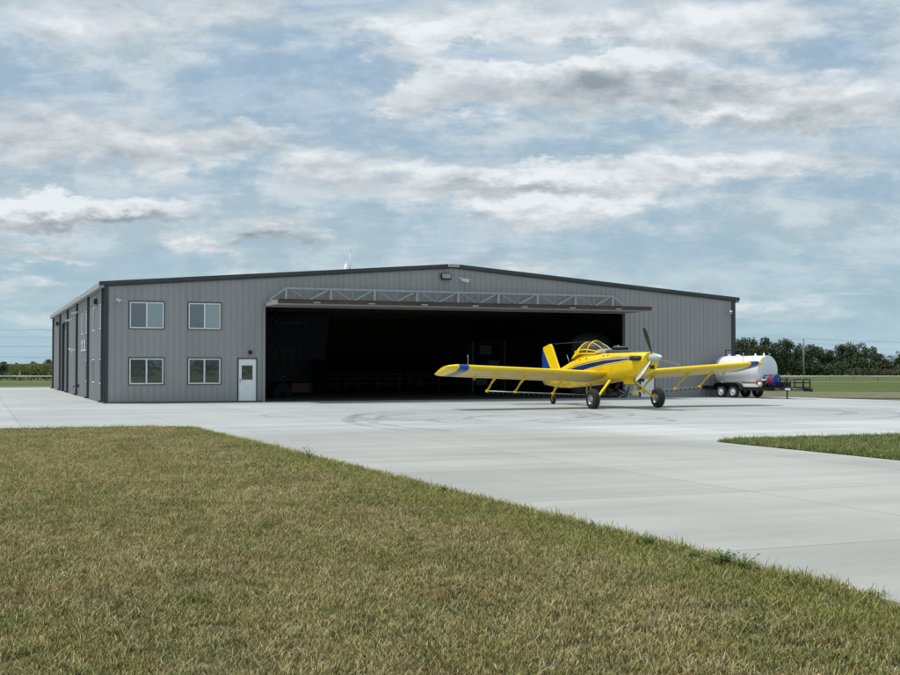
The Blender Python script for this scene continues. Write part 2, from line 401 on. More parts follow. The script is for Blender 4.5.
# ------------------------------------------------------------------ ground and paving (structure)
gm = MB()
gm.add([(-4000,-4000,-.06),(4000,-4000,-.06),(4000,7000,-.06),(-4000,7000,-.06)], [(0,1,2,3)])
tag(gm.obj('ground', M['ground'], fixn=False), kind='structure')
def local_obj(mb, name, mat, **kw):
    o = mb.obj(name, mat, **kw); o.location = (HX, HY, 0); o.rotation_euler = (0,0,PHI); return o
def H(t, d, z=0):
    return Vector((HX+t*math.cos(PHI)-d*math.sin(PHI), HY+t*math.sin(PHI)+d*math.cos(PHI), z))
def arc(cx, cy, r, a0, a1, n=8):
    return [(cx+r*math.cos(R(a0+(a1-a0)*i/n)), cy+r*math.sin(R(a0+(a1-a0)*i/n))) for i in range(n+1)]
slab = [(-60,-23.0)]+arc(-.9,-23.9,.9,90,0)+[(.3,-34),(.7,-51),(.9,-75),(10.4,-75),(10.3,-35.2)]+arc(11.2,-35.2,.9,180,90)+[(60,-34.1),(60,-16.5),(39,-13)]+arc(33.7,-4.0,4.0,0,80)+[(34.4,0),(HW,0),(HW,HL),(12,HL),(12,48),(-60,48)]
cm = MB(); n = len(slab)
cm.add([(x,y,0) for x,y in slab]+[(x,y,-.12) for x,y in slab], [list(range(n))]+[(i,(i+1)%n,n+(i+1)%n,n+i) for i in range(n)])
tag(local_obj(cm, 'apron', M['concrete']), kind='structure')
# soil and gravel sheets
sm_ = MB(); sm_.add([(-60,-80,-.03),(.85,-80,-.03),(.65,-51,-.03),(.25,-34,-.03),(-.1,-23.9,-.03),(-.9,-23.1,-.03),(-60,-23.1,-.03)], [tuple(range(7))])
tag(local_obj(sm_, 'lawn_soil', M['soil'], fixn=False), kind='structure')
gv = MB(); gv.add([(HW+.02,-.2,-.03),(37.6,-3,-.03),(60,-14,-.03),(60,4,-.03),(44,12,-.03),(40,45,-.03),(HW+.02,45,-.03)], [tuple(range(7))])
tag(local_obj(gv, 'dry_verge', M['gravel'], fixn=False), kind='structure')
# far road strip
rd = MB(); rd.add([(-400,112,-.04),(-32,104,-.04),(-32,109,-.04),(-400,119,-.04)], [(0,1,2,3)])
tag(rd.obj('gravel_road', M['gravel'], fixn=False), kind='structure')

# tyre marks: thin dark rubber films on the slab
def tyreMat():
    m, nt, b = newmat('tyre_rubber_film')
    tc = nt.node('ShaderNodeTexCoord'); f = nt.ramp(nt.noise(tc.outputs['Object'], 1.7, 5, .7), .36, .66, .02, .22)
    b.inputs['Base Color'].default_value = (.09,.09,.09,1); b.inputs['Roughness'].default_value = .8
    tr = nt.node('ShaderNodeBsdfTransparent'); mx = nt.node('ShaderNodeMixShader')
    nt.put(mx.inputs[0], f); nt.l.new(tr.outputs[0], mx.inputs[1]); nt.l.new(b.outputs[0], mx.inputs[2])
    nt.l.new(mx.outputs[0], nt.n['Material Output'].inputs[0])
    return m
M['tyremark'] = tyreMat()
def L(X, Y):
    dx, dy = X-HX, Y-HY
    return dx*math.cos(PHI)+dy*math.sin(PHI), -dx*math.sin(PHI)+dy*math.cos(PHI)
marks = [(1.6,39,2.4,60,330,.14),(3.8,40.5,3.2,-40,230,.13),(5.0,38.5,2.2,100,380,.12),(1.0,41.5,4.2,150,400,.12),(2.5,36.5,5.5,20,170,.12),
         (12.0,46.0,3.6,-60,80,.22),(10.5,44.5,6.5,-55,60,.18),(15.5,45,3.2,-80,100,.2),(-3.5,43,3.0,90,300,.1),(7,34,9,60,140,.12),(-1,44,6,-30,60,.12),(-1,44,6.7,-35,55,.12),(.6,43,5,-60,70,.12),(.6,43,5.8,-55,75,.1),(2.0,42.5,4.3,110,250,.12),(2.0,42.5,5.0,115,245,.12),(9,38,11,150,215,.16),(9,38,12.6,150,210,.16),(14,40,9,40,120,.2)]
tm = MB()
for k, (X, Y, r, a0, a1, w) in enumerate(marks):
    vs = []; N = 48; z = .004+.0015*k
    for i in range(N+1):
        a = R(a0+(a1-a0)*i/N); rr = r*(1+.08*math.sin(a*1.7+k))
        for q in (-w/2, w/2): vs.append((X+(rr+q*2.6)*math.cos(a), Y+(rr+q*2.6)*math.sin(a), z))
    tm.add(vs, [(2*i,2*i+1,2*i+3,2*i+2) for i in range(N)])
tag(tm.obj('tyre_marks', M['tyremark'], fixn=False), kind='structure')

# ------------------------------------------------------------------ grass
LIB = bpy.data.collections.new('tuft_library')   # source tufts, only drawn through the lawns
def make_tuft(name, nb, rad, hmin, hmax, wid, mat, rs, stragg=0.0):
    rnd = random.Random(rs); mb = MB(); cols = []
    for i in range(nb):
        a = rnd.random()*6.283; q = rad*math.sqrt(rnd.random()); x, y = q*math.cos(a), q*math.sin(a)
        h = rnd.uniform(hmin, hmax)*(1.7 if rnd.random() < stragg else 1); la = rnd.random()*6.283; le = rnd.uniform(.15, .95)*h
        wa = la+1.57+rnd.uniform(-.6,.6); w = wid*rnd.uniform(.6,1.3)
        dx, dy = math.cos(la), math.sin(la); wx, wy = math.cos(wa)*w, math.sin(wa)*w
        pts = []
        for s, hh in ((0,0),(.35,.55),(.75,.9),(1.1,1.0 if rnd.random()<.6 else .8)):
            pts.append((x+dx*le*s*s, y+dy*le*s*s, h*hh))
        vs = []
        for k, p in enumerate(pts[:3]):
            ww = (1, .85, .55)[k]
            vs += [(p[0]-wx*ww, p[1]-wy*ww, p[2]-.01), (p[0]+wx*ww, p[1]+wy*ww, p[2]-.01)]
        vs.append((pts[3][0], pts[3][1], pts[3][2]))
        mb.add(vs, [(0,1,3,2),(2,3,5,4),(4,5,6)])
        r1 = rnd.random()
        cols += [(r1,0,0,1),(r1,0,0,1),(r1,.55,0,1),(r1,.55,0,1),(r1,.9,0,1),(r1,.9,0,1),(r1,1,0,1)]
    me = mb.mesh(name, mat)
    ca = me.color_attributes.new('rnd', 'FLOAT_COLOR', 'POINT')
    for i, c in enumerate(cols): ca.data[i].color = c
    o = bpy.data.objects.new(name, me); return o
def tuft_lib(tag_, mat, hmin, hmax, nb=24, rad=.075, wid=.0022, k=5, stragg=.06):
    c = bpy.data.collections.new('tufts_'+tag_)
    for i in range(k): c.objects.link(make_tuft('grass_tuft', nb, rad, hmin, hmax, wid, mat, 100+i, stragg))
    return c
def scatter(ob, coll, density, smin, smax, seed=1, tilt=.25):
    ng = bpy.data.node_groups.new('scatter', 'GeometryNodeTree')
    ng.interface.new_socket('Geometry', in_out='INPUT', socket_type='NodeSocketGeometry')
    ng.interface.new_socket('Geometry', in_out='OUTPUT', socket_type='NodeSocketGeometry')
    N, Lk = ng.nodes, ng.links
    gi = N.new('NodeGroupInput'); go = N.new('NodeGroupOutput')
    dp = N.new('GeometryNodeDistributePointsOnFaces'); dp.inputs['Density'].default_value = density; dp.inputs['Seed'].default_value = seed
    ci = N.new('GeometryNodeCollectionInfo'); ci.inputs['Collection'].default_value = coll
    ci.inputs['Separate Children'].default_value = True; ci.inputs['Reset Children'].default_value = True
    ip = N.new('GeometryNodeInstanceOnPoints'); ip.inputs['Pick Instance'].default_value = True
    rv = N.new('FunctionNodeRandomValue'); rv.data_type = 'FLOAT_VECTOR'
    rv.inputs[0].default_value = (-tilt,-tilt,0); rv.inputs[1].default_value = (tilt,tilt,6.283)
    rs = N.new('FunctionNodeRandomValue'); rs.data_type = 'FLOAT'; rs.inputs[2].default_value = smin; rs.inputs[3].default_value = smax
    rs.inputs['Seed'].default_value = 5
    jg = N.new('GeometryNodeJoinGeometry')
    Lk.new(gi.outputs[0], dp.inputs['Mesh']); Lk.new(dp.outputs['Points'], ip.inputs['Points']); Lk.new(ci.outputs[0], ip.inputs['Instance'])
    Lk.new(rv.outputs[0], ip.inputs['Rotation']); Lk.new(rs.outputs[1], ip.inputs['Scale'])
    Lk.new(gi.outputs[0], jg.inputs[0]); Lk.new(ip.outputs[0], jg.inputs[0]); Lk.new(jg.outputs[0], go.inputs[0])
    md = ob.modifiers.new('scatter', 'NODES'); md.node_group = ng
lib = tuft_lib('lawn', M['blade'], .018, .055, nb=24, wid=.0032, k=9)
libg = tuft_lib('green', M['bladegreen'], .04, .085, nb=28, rad=.09, wid=.003)
libe = tuft_lib('edge', M['blade'], .025, .07, nb=26, rad=.09, wid=.0034, stragg=.14)
def sheet(name, poly, z, mat):
    mb = MB(); mb.add([(x,y,z) for x,y in poly], [tuple(range(len(poly)))]); return local_obj(mb, name, mat, fixn=False)
# near lawn split in two distance bands so that the blades stay about a pixel wide
def clip_poly(poly, f):   # keep f(x,y)>=0
    out = []
    for i in range(len(poly)):
        a, b = poly[i], poly[(i+1) % len(poly)]; fa, fb = f(*a), f(*b)
        if fa >= 0: out.append(a)
        if (fa >= 0) != (fb >= 0):
            s = fa/(fa-fb); out.append((a[0]+(b[0]-a[0])*s, a[1]+(b[1]-a[1])*s))
    return out
lawn = [H(t,d)[:2] for t, d in [(-14,-80),(.83,-80),(.66,-51),(.27,-34),(-.02,-23.95),(-.28,-23.3),(-.9,-23.05),(-14,-23.05)]]
lawn = clip_poly(lawn, lambda x, y: x+.36*y+2.0)      # a few metres beyond the left of the view
lawn = clip_poly(lawn, lambda x, y: y-5.5)
near = clip_poly(lawn, lambda x, y: 15-y); far = clip_poly(lawn, lambda x, y: y-15)
def wsheet(name, poly, z, mat):
    mb = MB(); mb.add([(x,y,z) for x,y in poly], [tuple(range(len(poly)))]); return mb.obj(name, mat, fixn=False)
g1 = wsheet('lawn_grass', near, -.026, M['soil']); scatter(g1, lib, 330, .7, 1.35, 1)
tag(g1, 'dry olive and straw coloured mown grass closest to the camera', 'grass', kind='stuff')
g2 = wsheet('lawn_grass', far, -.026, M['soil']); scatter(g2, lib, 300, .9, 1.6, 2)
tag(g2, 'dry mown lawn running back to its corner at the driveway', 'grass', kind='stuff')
# longer uncut fringe along the slab edge
e = MB()
for a, b in (((-.0,-24),(.27,-34)),((.27,-34),(.66,-51)),((-14,-23.2),(-.9,-23.15))):
    A, B = H(*a), H(*b); dr = (B-A).normalized(); nn = Vector((-dr.y, dr.x, 0))*.16
    if a[0] <= -10: nn = Vector((-dr.y, dr.x, 0))*.1
    e.add([(A-nn)+Vector((0,0,-.022)), (A+nn*.6)+Vector((0,0,-.022)), (B+nn*.6)+Vector((0,0,-.022)), (B-nn)+Vector((0,0,-.022))], [(0,1,2,3)])
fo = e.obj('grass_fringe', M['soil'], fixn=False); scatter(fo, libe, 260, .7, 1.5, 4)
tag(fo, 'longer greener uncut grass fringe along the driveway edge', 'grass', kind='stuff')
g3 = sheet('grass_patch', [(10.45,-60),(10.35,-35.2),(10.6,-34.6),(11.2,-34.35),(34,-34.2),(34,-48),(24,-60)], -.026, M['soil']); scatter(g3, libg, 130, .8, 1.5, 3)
tag(g3, 'green grass patch on the right between driveway and apron', 'grass', kind='stuff')
# weeds with small leaves at the driveway edge
def weed_mesh(rs, nst, hgt):
    rnd = random.Random(rs); mb = MB()
    for i in range(nst):
        a = rnd.random()*6.28; le = rnd.uniform(.1,.5)*hgt*1.3; h = hgt*rnd.uniform(.5,1)
        mb.tube([(0,0,-.03),(math.cos(a)*le*.4,math.sin(a)*le*.4,h*.6),(math.cos(a)*le,math.sin(a)*le,h)], [.003,.002,.001], 4)
        for k in range(9):
            s = rnd.uniform(.25,1); p = Vector((math.cos(a)*le*s, math.sin(a)*le*s, h*s)); b = rnd.random()*6.28; l = rnd.uniform(.012,.026)
            ux = Vector((math.cos(b), math.sin(b), rnd.uniform(-.2,.6)))*l; uy = Vector((-math.sin(b), math.cos(b), rnd.uniform(-.3,.3)))*l*.5
            mb.add([p, p+ux*.5+uy, p+ux, p+ux*.5-uy], [(0,1,2,3)])
    return mb.mesh('weed', M['leafweed'])
wm = [weed_mesh(1, 26, .17), weed_mesh(2, 18, .13), weed_mesh(3, 9, .2)]
def edge_pt(Y, off=0):      # point on the driveway edge at depth Y
    for k in range(400):
        d = -23.9-k*.1; tt = -.05+(.27*(-24-d)/10 if d > -34 else .27+(.4*(-34-d)/17)); p = H(tt-off, d, -.02)
        if p.y <= Y: return p
for k, (px, lab) in enumerate([(720,'bushiest leafy green weed clump on the driveway edge'),(697,'leafy weed just left of the bushiest clump on the edge'),(740,'small leafy weed just right of the bushiest edge clump'),(652,'low leafy weed on the slab edge nearest mid driveway'),(443,'thin weed on the slab edge below the hangar door middle'),(310,'sprig of weed on the grass edge far back left')]):
    # find depth where the edge projects to px
    best = min((edge_pt(8+.1*i, .08) for i in range(260)), key=lambda p: abs(450+1187*p.x/p.y-px))
    wo_ = shared('weed', wm[k % 3], None, best, (0,0,k*1.3)); wo_.scale = [(1.6,1.6,.85),(1.1,1.1,.6),(1.3,1.3,.9),(1,1,.8),(1,1,1),(1.2,1.2,1.5)][k]
    tag(wo_, lab, 'weed', 'weeds along the driveway edge')

# ------------------------------------------------------------------ hangar
hg = empty('hangar', (HX,HY,0), (0,0,PHI))
tag(hg, 'wide grey ribbed steel aircraft hangar with dark trim and its big door raised', 'hangar')
RT = HW/2
def zroof(t): return HE+(HR-HE)*(1-abs(t-RT)/RT)
def ribbed(mb, L0, L1, top, holes, M_, mi=0, step=.305, depth=.032):
    """wall in (s,z) with rectangular holes; ribs stand proud. M_ maps (s, out, z) to hangar space (out>0 outward)"""
    xs = sorted({L0, L1}|{h[0] for h in holes}|{h[1] for h in holes}|({RT} if L0 < RT < L1 and top is zroof else set()))
    for a, b in zip(xs, xs[1:]):
        m = (a+b)/2; cuts = sorted([(h[2], h[3]) for h in holes if h[0] <= m <= h[1]]); z = 0
        for c0, c1 in cuts+[(None, None)]:
            if c0 is None:
                mb.add([M_(a,0,z),M_(b,0,z),M_(b,0,top(b)),M_(a,0,top(a))], [(0,1,2,3)], mi)
            else:
                if c0 > z+.001: mb.add([M_(a,0,z),M_(b,0,z),M_(b,0,c0),M_(a,0,c0)], [(0,1,2,3)], mi)
                z = c1
    s = L0+.15
    while s < L1-.08:
        cuts = sorted([(h[2]-.07, h[3]+.07) for h in holes if h[0]-.09 < s < h[1]+.09]); z = 0
        segs = []
        for c0, c1 in cuts:
            if c0 > z+.02: segs.append((z, c0))
            z = max(z, c1)
        segs.append((z, top(s)))
        for z0, z1 in segs:
            w = .045; w2 = .018
            mb.add([M_(s-w,.001,z0),M_(s-w2,depth,z0),M_(s+w2,depth,z0),M_(s+w,.001,z0),M_(s-w,.001,z1),M_(s-w2,depth,z1),M_(s+w2,depth,z1),M_(s+w,.001,z1)],
                   [(0,1,5,4),(1,2,6,5),(2,3,7,6),(0,3,2,1),(4,5,6,7)], mi)
        s += step
DT0, DT1, DZ = 7.68, 28.15, 4.72          # big opening
wins = [(1.12,2.72,3.58,4.84),(3.90,5.46,3.58,4.84),(1.12,2.72,.90,2.14),(3.90,5.46,.90,2.14)]
door1 = (6.30,7.28,0,2.17); door2 = (29.1,30.08,0,2.15)
Ff = lambda s, o, z: (s, -o, z)
Fl = lambda s, o, z: (-o, s, z)
Fr = lambda s, o, z: (HW+o, s, z)
mb = MB(); ribbed(mb, 0, HW, zroof, wins+[door1, door2, (DT0,DT1,0,DZ)], Ff); mb.obj('front_wall', M['wall'], hg, fixn=False)
swin = [(1.3,2.75),(5.3,6.75),(9.35,10.8),(12.4,13.75)]
sdoor = (24.3,29.7,0,4.75)
sholes = [(a,b,3.58,4.84) for a, b in swin]+[(a,b,.90,2.14) for a, b in swin[:3]]+[sdoor]
mb = MB(); ribbed(mb, 0, HL, lambda s: HE, sholes, Fl); mb.obj('side_wall', M['wall'], hg, fixn=False)
mb = MB(); ribbed(mb, 0, HL, lambda s: HE, [], Fr); mb.obj('side_wall', M['wall'], hg, fixn=False)
mb = MB(); mb.add([(0,HL,0),(HW,HL,0),(HW,HL,HE),(RT,HL,HR),(0,HL,HE)], [(0,1,2,3,4)]); mb.obj('back_wall', M['wall'], hg, fixn=False)
# interior liner, ceiling
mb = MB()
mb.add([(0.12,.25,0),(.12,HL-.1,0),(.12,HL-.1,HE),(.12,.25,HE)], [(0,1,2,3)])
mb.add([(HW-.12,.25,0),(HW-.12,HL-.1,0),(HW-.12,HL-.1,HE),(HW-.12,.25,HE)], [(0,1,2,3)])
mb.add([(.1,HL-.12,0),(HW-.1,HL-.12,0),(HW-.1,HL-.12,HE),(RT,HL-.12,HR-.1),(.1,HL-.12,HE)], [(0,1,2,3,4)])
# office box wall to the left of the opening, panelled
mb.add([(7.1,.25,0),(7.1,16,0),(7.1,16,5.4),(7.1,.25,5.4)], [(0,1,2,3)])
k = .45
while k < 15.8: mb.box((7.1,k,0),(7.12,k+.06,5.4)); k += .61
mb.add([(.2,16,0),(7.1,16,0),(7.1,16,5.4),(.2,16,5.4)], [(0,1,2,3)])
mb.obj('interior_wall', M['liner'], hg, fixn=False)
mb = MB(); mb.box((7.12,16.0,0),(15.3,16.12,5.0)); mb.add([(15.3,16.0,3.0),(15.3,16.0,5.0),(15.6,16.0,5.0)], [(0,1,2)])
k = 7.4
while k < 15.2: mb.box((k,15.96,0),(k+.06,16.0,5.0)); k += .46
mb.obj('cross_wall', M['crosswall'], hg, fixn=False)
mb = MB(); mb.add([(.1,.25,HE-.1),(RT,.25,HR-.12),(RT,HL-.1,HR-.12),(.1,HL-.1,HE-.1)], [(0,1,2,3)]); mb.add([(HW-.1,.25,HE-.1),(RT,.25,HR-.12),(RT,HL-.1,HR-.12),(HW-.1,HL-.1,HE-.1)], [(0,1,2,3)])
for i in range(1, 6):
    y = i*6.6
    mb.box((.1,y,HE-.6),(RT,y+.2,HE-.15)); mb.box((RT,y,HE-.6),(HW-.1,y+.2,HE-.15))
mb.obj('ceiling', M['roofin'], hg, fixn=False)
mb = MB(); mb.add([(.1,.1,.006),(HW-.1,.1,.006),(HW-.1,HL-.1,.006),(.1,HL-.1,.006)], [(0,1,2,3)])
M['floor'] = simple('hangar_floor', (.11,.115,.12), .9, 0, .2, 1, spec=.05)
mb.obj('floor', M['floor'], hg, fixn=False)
# roof
mb = MB(); o = .28; zz = .06
mb.loft([[(-o,y,HE+zz-.02),(RT,y,HR+zz+.02),(HW+o,y,HE+zz-.02),(HW+o,y,HE+zz-.05),(RT,y,HR+zz-.01),(-o,y,HE+zz-.05)] for y in (-.12,HL+.15)], smooth=False)
mb.obj('roof', M['trim'], hg)
# rake trim along the gable (two lapped faces)
mb = MB()
for a, b in ((-o-.02,RT),(RT,HW+o+.02)):
    za = HR if a == RT else HE; zb = HR if b == RT else HE
    mb.loft([[(x,-.15,z-.105),(x,-.15,z+.075),(x,-.085,z+.075),(x,-.085,z-.105)] for x, z in ((a,za),(b,zb))], smooth=False)
    mb.loft([[(x,-.085,z-.16),(x,-.085,z-.107),(x,-.05,z-.107),(x,-.05,z-.16)] for x, z in ((a+(.3 if a<0 else 0),za),(b-(.3 if b>HW else 0),zb))], smooth=False)
mb.obj('rake_trim', M['trim'], hg)
# gutters
for x0, x1 in ((-.30,-.06),(HW+.06,HW+.30)):
    mb = MB(); mb.box((x0,-.10,HE-.22),(x1,HL+.1,HE+.02)); mb.obj('gutter', M['gutter'], hg, bevel=.02)
# corner trims
mb = MB(); mb.box((-.05,-.07,0),(.14,-.002,HE-.14)); mb.box((-.052,-.07,0),(-.002,.16,HE-.22)); mb.obj('corner_trim', M['trim'], hg)
mb = MB(); mb.box((HW-.18,-.07,0),(HW+.05,-.002,HE-.14)); mb.box((HW+.002,-.07,0),(HW+.052,.16,HE-.22)); mb.obj('corner_trim', M['trim'], hg)
mb = MB(); mb.box((.20,-.045,0),(HW,-.034,.07)) if False else mb.box((.2,-.045,.0),(DT0-.1,-.033,.06)); mb.obj('base_trim', M['trim'], hg)
for y in (.42,8.2,15.9,23.6,31.2,39.3):
    mb = MB(); mb.box((-.16,y-.10,.12),(-.035,y+.10,HE-.2)); mb.box((-.26,y-.07,.05),(-.05,y+.07,.14)); mb.obj('downspout', M['trim'], hg, bevel=.01)
# big opening jamb and head trim
mb = MB()
mb.box((DT0-.12,-.05,0),(DT0,.25,DZ+.1)); mb.box((DT1,-.05,0),(DT1+.10,.25,DZ+.1)); mb.box((DT0,-.05,DZ),(DT1,.25,DZ+.12))
mb.obj('door_jamb', M['wall'], hg)
# windows
def hwindow(M3, s0, s1, z0, z1, side=False):
    """M3 maps (s,out,z)"""
    def bx(mbb, a, b):
        vs = [M3(x,y,z) for z in (a[2],b[2]) for x, y in ((a[0],a[1]),(b[0],a[1]),(b[0],b[1]),(a[0],b[1]))]
        mbb.add(vs, [(0,3,2,1),(4,5,6,7),(0,1,5,4),(1,2,6,5),(2,3,7,6),(3,0,4,7)])
    m0 = MB(); pj = .012 if side else .036; pf = .008 if side else .03
    for a, b in (((s0-.035,-.02,z0-.035),(s1+.05,pj,z0)),((s0-.05,-.02,z1),(s1+.05,pj,z1+.05)),((s0-.05,-.02,z0),(s0,pj,z1)),((s1,-.02,z0),(s1+.05,pj,z1))): bx(m0, a, b)
    w = m0.obj('window', M['trim'], hg)
    f = MB(); t = .06; mid = (s0+s1)/2
    for a, b in (((s0,-.03,z0),(s1,pf,z0+t)),((s0,-.03,z1-t),(s1,pf,z1)),((s0,-.03,z0+t),(s0+t,pf,z1-t)),((s1-t,-.03,z0+t),(s1,pf,z1-t)),((mid-.035,-.028,z0+t),(mid+.035,pf-.004,z1-t))): bx(f, a, b)
    f.obj('frame', M['white'], w)
    for k, (a, b) in enumerate(((s0+t,mid-.035),(mid+.035,s1-t))):
        p = MB(); y = -.012+.01*k-(.004 if side else 0)
        p.add([M3(a,y,z0+t),M3(b,y,z0+t),M3(b,y,z1-t),M3(a,y,z1-t)], [(0,1,2,3)])
        p.obj('pane', M['glasslight'] if (k == 1 and z0 > 3) else (M['glassdull'] if side else M['glass']), w)
    # dark room behind
    r_ = MB(); r_.add([M3(s0,-.35,z0),M3(s1,-.35,z0),M3(s1,-.35,z1),M3(s0,-.35,z1)], [(0,1,2,3)])
    return w
for a in wins: hwindow(Ff, *a)
for a, b in swin: hwindow(Fl, a, b, 3.58, 4.84, True)
for a, b in swin[:3]: hwindow(Fl, a, b, .90, 2.14, True)
# personnel doors
def pdoor(s0, s1, z1, glazed):
    f = MB()
    for a, b in (((s0,-.06,0),(s0+.05,.05,z1)),((s1-.05,-.06,0),(s1,.05,z1)),((s0+.05,-.06,z1-.05),(s1-.05,.05,z1))):
        f.box((a[0],a[1],a[2]),(b[0],b[1],b[2]))
    d = MB(); x0, x1 = s0+.055, s1-.055; zt = z1-.055
    if glazed:
        gx0, gx1, g0, g1 = x0+.15, x1-.17, 1.10, 1.80
        for a, b in (((x0,0,.02),(x1,.04,g0)),((x0,0,g1),(x1,.04,zt)),((x0,0,g0),(gx0,.04,g1)),((gx1,0,g0),(x1,.04,g1))): d.box((a[0],-.03,a[2]),(b[0],.01,b[2]))
    else: d.box((x0,-.03,.02),(x1,.01,zt))
    do = d.obj('door', M['doorwhite'], hg); f.obj('frame', M['trim'], do)
    if glazed:
        p = MB(); p.box((gx0,-.015,g0),(gx1,-.005,g1)); p.obj('pane', M['glass'], do)
        for a, b in (((gx0,g0-.02),(gx1,g0)),((gx0,g1),(gx1,g1+.02))):
            q = MB(); q.box((a[0],-.04,a[1]),(b[0],-.03,b[1])); q.obj('glazing_bead', M['white'], do)
    h = MB(); h.box((x0+.05,-.05,1.0),(x0+.09,-.03,1.15)); h.tube([(x0+.07,-.05,1.06),(x0+.07,-.09,1.06),(x0+.18,-.09,1.06)], .012, 6); h.obj('handle', M['steel'], do)
    for z in (.25,1.05,1.8):
        hi = MB(); hi.tube([(x1+.004,-.045,z),(x1+.004,-.045,z+.1)], .012, 6); hi.obj('hinge', M['steel'], do)
    return do
pdoor(*door1[:2], door1[3], True); pdoor(*door2[:2], door2[3], False)
# side sectional opening, open; a dark ribbed panel stands in for the shade inside
mb = MB(); a, b = sdoor[0], sdoor[1]
mb.box((-.06,a-.12,0),(.5,a,4.75)); mb.box((-.06,b,0),(.5,b+.12,4.75)); mb.box((-.06,a-.12,4.75),(.5,b+.12,4.87)); mb.obj('side_door_frame', M['trim'], hg)
mb = MB(); mb.box((.3,a,0),(.34,b,4.75)); 
for z in range(1,8): mb.box((.285,a,z*.6),(.3,b,z*.6+.02))
mb.obj('side_opening_shade', M['dark'], hg)
# folded door leaf raised above the opening
D0, D1 = .06, 2.86; zl, zh = 4.70, 4.93
mb = MB(); mb.box((DT0,-D1+.10,zl+.05),(DT1,-D0,zh-.03)); leaf = mb.obj('hangar_door', M['soffit'], hg)
mb = MB()
x = DT0+.15
while x < DT1-.1: mb.box((x,-D1+.12,zl+.02),(x+.05,-D0-.02,zl+.05)); x += .305
mb.box((DT0,-D1+.10,zl+.01),(DT1,-D1+.35,zl+.05))
mb.obj('door_skin', M['soffit'], leaf)
mb = MB(); mb.box((DT0-.02,-D1,zl+.075),(DT1+.02,-D1+.1,zh+.02)); mb.box((DT0-.02,-D1-.02,zh+.02),(DT1+.02,-D1+.12,zh+.045)); mb.obj('edge_beam', M['primer'], leaf)
for x in [DT0+1.7+i*2.76 for i in range(7)]:
    mb = MB(); mb.box((x,-D1-.035,zl+.09),(x+.34,-D1-.002,zl+.15)); mb.obj('latch_plate', M['soffit'], leaf)
for x0 in (DT0-.05, DT1+.01):
    mb = MB(); mb.box((x0,-D1+.1,zl+.03),(x0+.04,-D0,zh+.0)); mb.obj('end_cap', M['gutter'], leaf)
# truss
tr = MB(); y = -.30; zb, zt = 4.99, 5.70; a, b = DT0+.12, DT1-.1; e_ = .85
tr.box((a,y-.05,zb),(b,y+.05,zb+.08)); tr.box((a+e_,y-.05,zt-.09),(b-e_,y+.05,zt))
def bar(mbx, p, q, w):
    p, q = Vector(p), Vector(q); dv = (q-p); ln = dv.length; ang = math.atan2(dv.z, dv.x)
    Mx = Matrix.Translation(p) @ Matrix.Rotation(-ang, 4, 'Y')
    mbx.box((0,-w/2,-w/2),(ln,w/2,w/2), 0, Mx)
bar(tr, (a,y,zb+.06),(a+e_,y,zt-.04),.08); bar(tr, (b,y,zb+.06),(b-e_,y,zt-.04),.08)
span = (b-a-2*e_); nbay = 8; bw = span/nbay
for i in range(nbay+1): x = a+e_+i*bw; tr.box((x-.055,y-.045,zb+.08),(x+.055,y+.045,zt-.09))
for i in range(nbay):
    x = a+e_+i*bw
    bar(tr, (x+bw*.5,y,zb+.09),(x+bw*.93,y,zt-.1),.07)
    bar(tr, (x+bw*.5,y+.02,zb+.09),(x+bw*.10,y+.02,zt-.1),.035)
    tr.box((x+bw*.5-.012,y-.02,zt-.5),(x+bw*.5+.012,y+.02,zt-.09))
tr.obj('door_truss', M['truss'], hg, fixn=False)
for i in range(nbay+1):
    x = a+e_+i*bw; mb = MB(); mb.box((x-.03,y+.045,zt-.16),(x+.03,-.034,zt-.10)); mb.obj('truss_bracket', M['truss'], hg)

# things fixed to the hangar ------------------------------------------------
def at(o, t, d, z, rz=0): o.location = H(t,d,z); o.rotation_euler = (0,0,PHI+rz); return o
def sec_camera(lab, t, d, z, rz=0, sz=1):
    r_ = empty('security_camera'); at(r_, t, d, z, rz)
    m = MB(); m.lathe([(.001,0),(.055*sz,0),(.055*sz,-.03*sz),(.001,-.03*sz)], 12, 'y'); m.tube([(0,-.03,0),(0,-.10*sz,-.02)], .018*sz, 6); m.obj('bracket', M['white'], r_)
    m = MB(); Mx = Matrix.Translation((0,-.12*sz,-.05*sz)) @ Matrix.Rotation(R(12),4,'X')
    m.box((-.05*sz,-.26*sz,-.05*sz),(.05*sz,.04*sz,.05*sz),0,Mx); m.box((-.06*sz,-.30*sz,.05*sz),(.06*sz,.04*sz,.058*sz),0,Mx); bd = m.obj('camera_body', M['white'], r_, bevel=.01)
    m = MB(); m.lathe([(.001,-.262*sz),(.032*sz,-.262*sz),(.032*sz,-.255*sz)], 10, 'y', (0,-.12*sz,-.05*sz), M=Matrix.Rotation(R(12),3,'X')); m.obj('lens', M['black'], bd)
    return tag(r_, lab, 'security camera', 'white security cameras on the hangar')
sec_camera('white security camera by the front left corner above the windows', .52, -.03, 4.95, R(20), 1.0)
sec_camera('white security camera beside the black floodlight under the gable peak', 18.15, -.03, 6.42, R(40), 1.5)
sec_camera('white security camera high at the right corner of the front wall', HW-.3, -.05, 5.0, R(-30), 1.3)
sec_camera('white security camera high on side wall nearest the overhead door', -.04, 20.6, 4.75, R(-90), 1.1)
sec_camera('white security camera high on side wall left of the upper windows', -.04, 15.4, 5.0, R(-90), 1.1)
fl = empty('floodlight'); at(fl, 17.3, 0, 6.45)
m = MB(); m.box((-.28,-.22,-.17),(.28,-.10,.17),0,Matrix.Rotation(R(-15),4,'X')); m.obj('housing', M['black'], fl, bevel=.02)
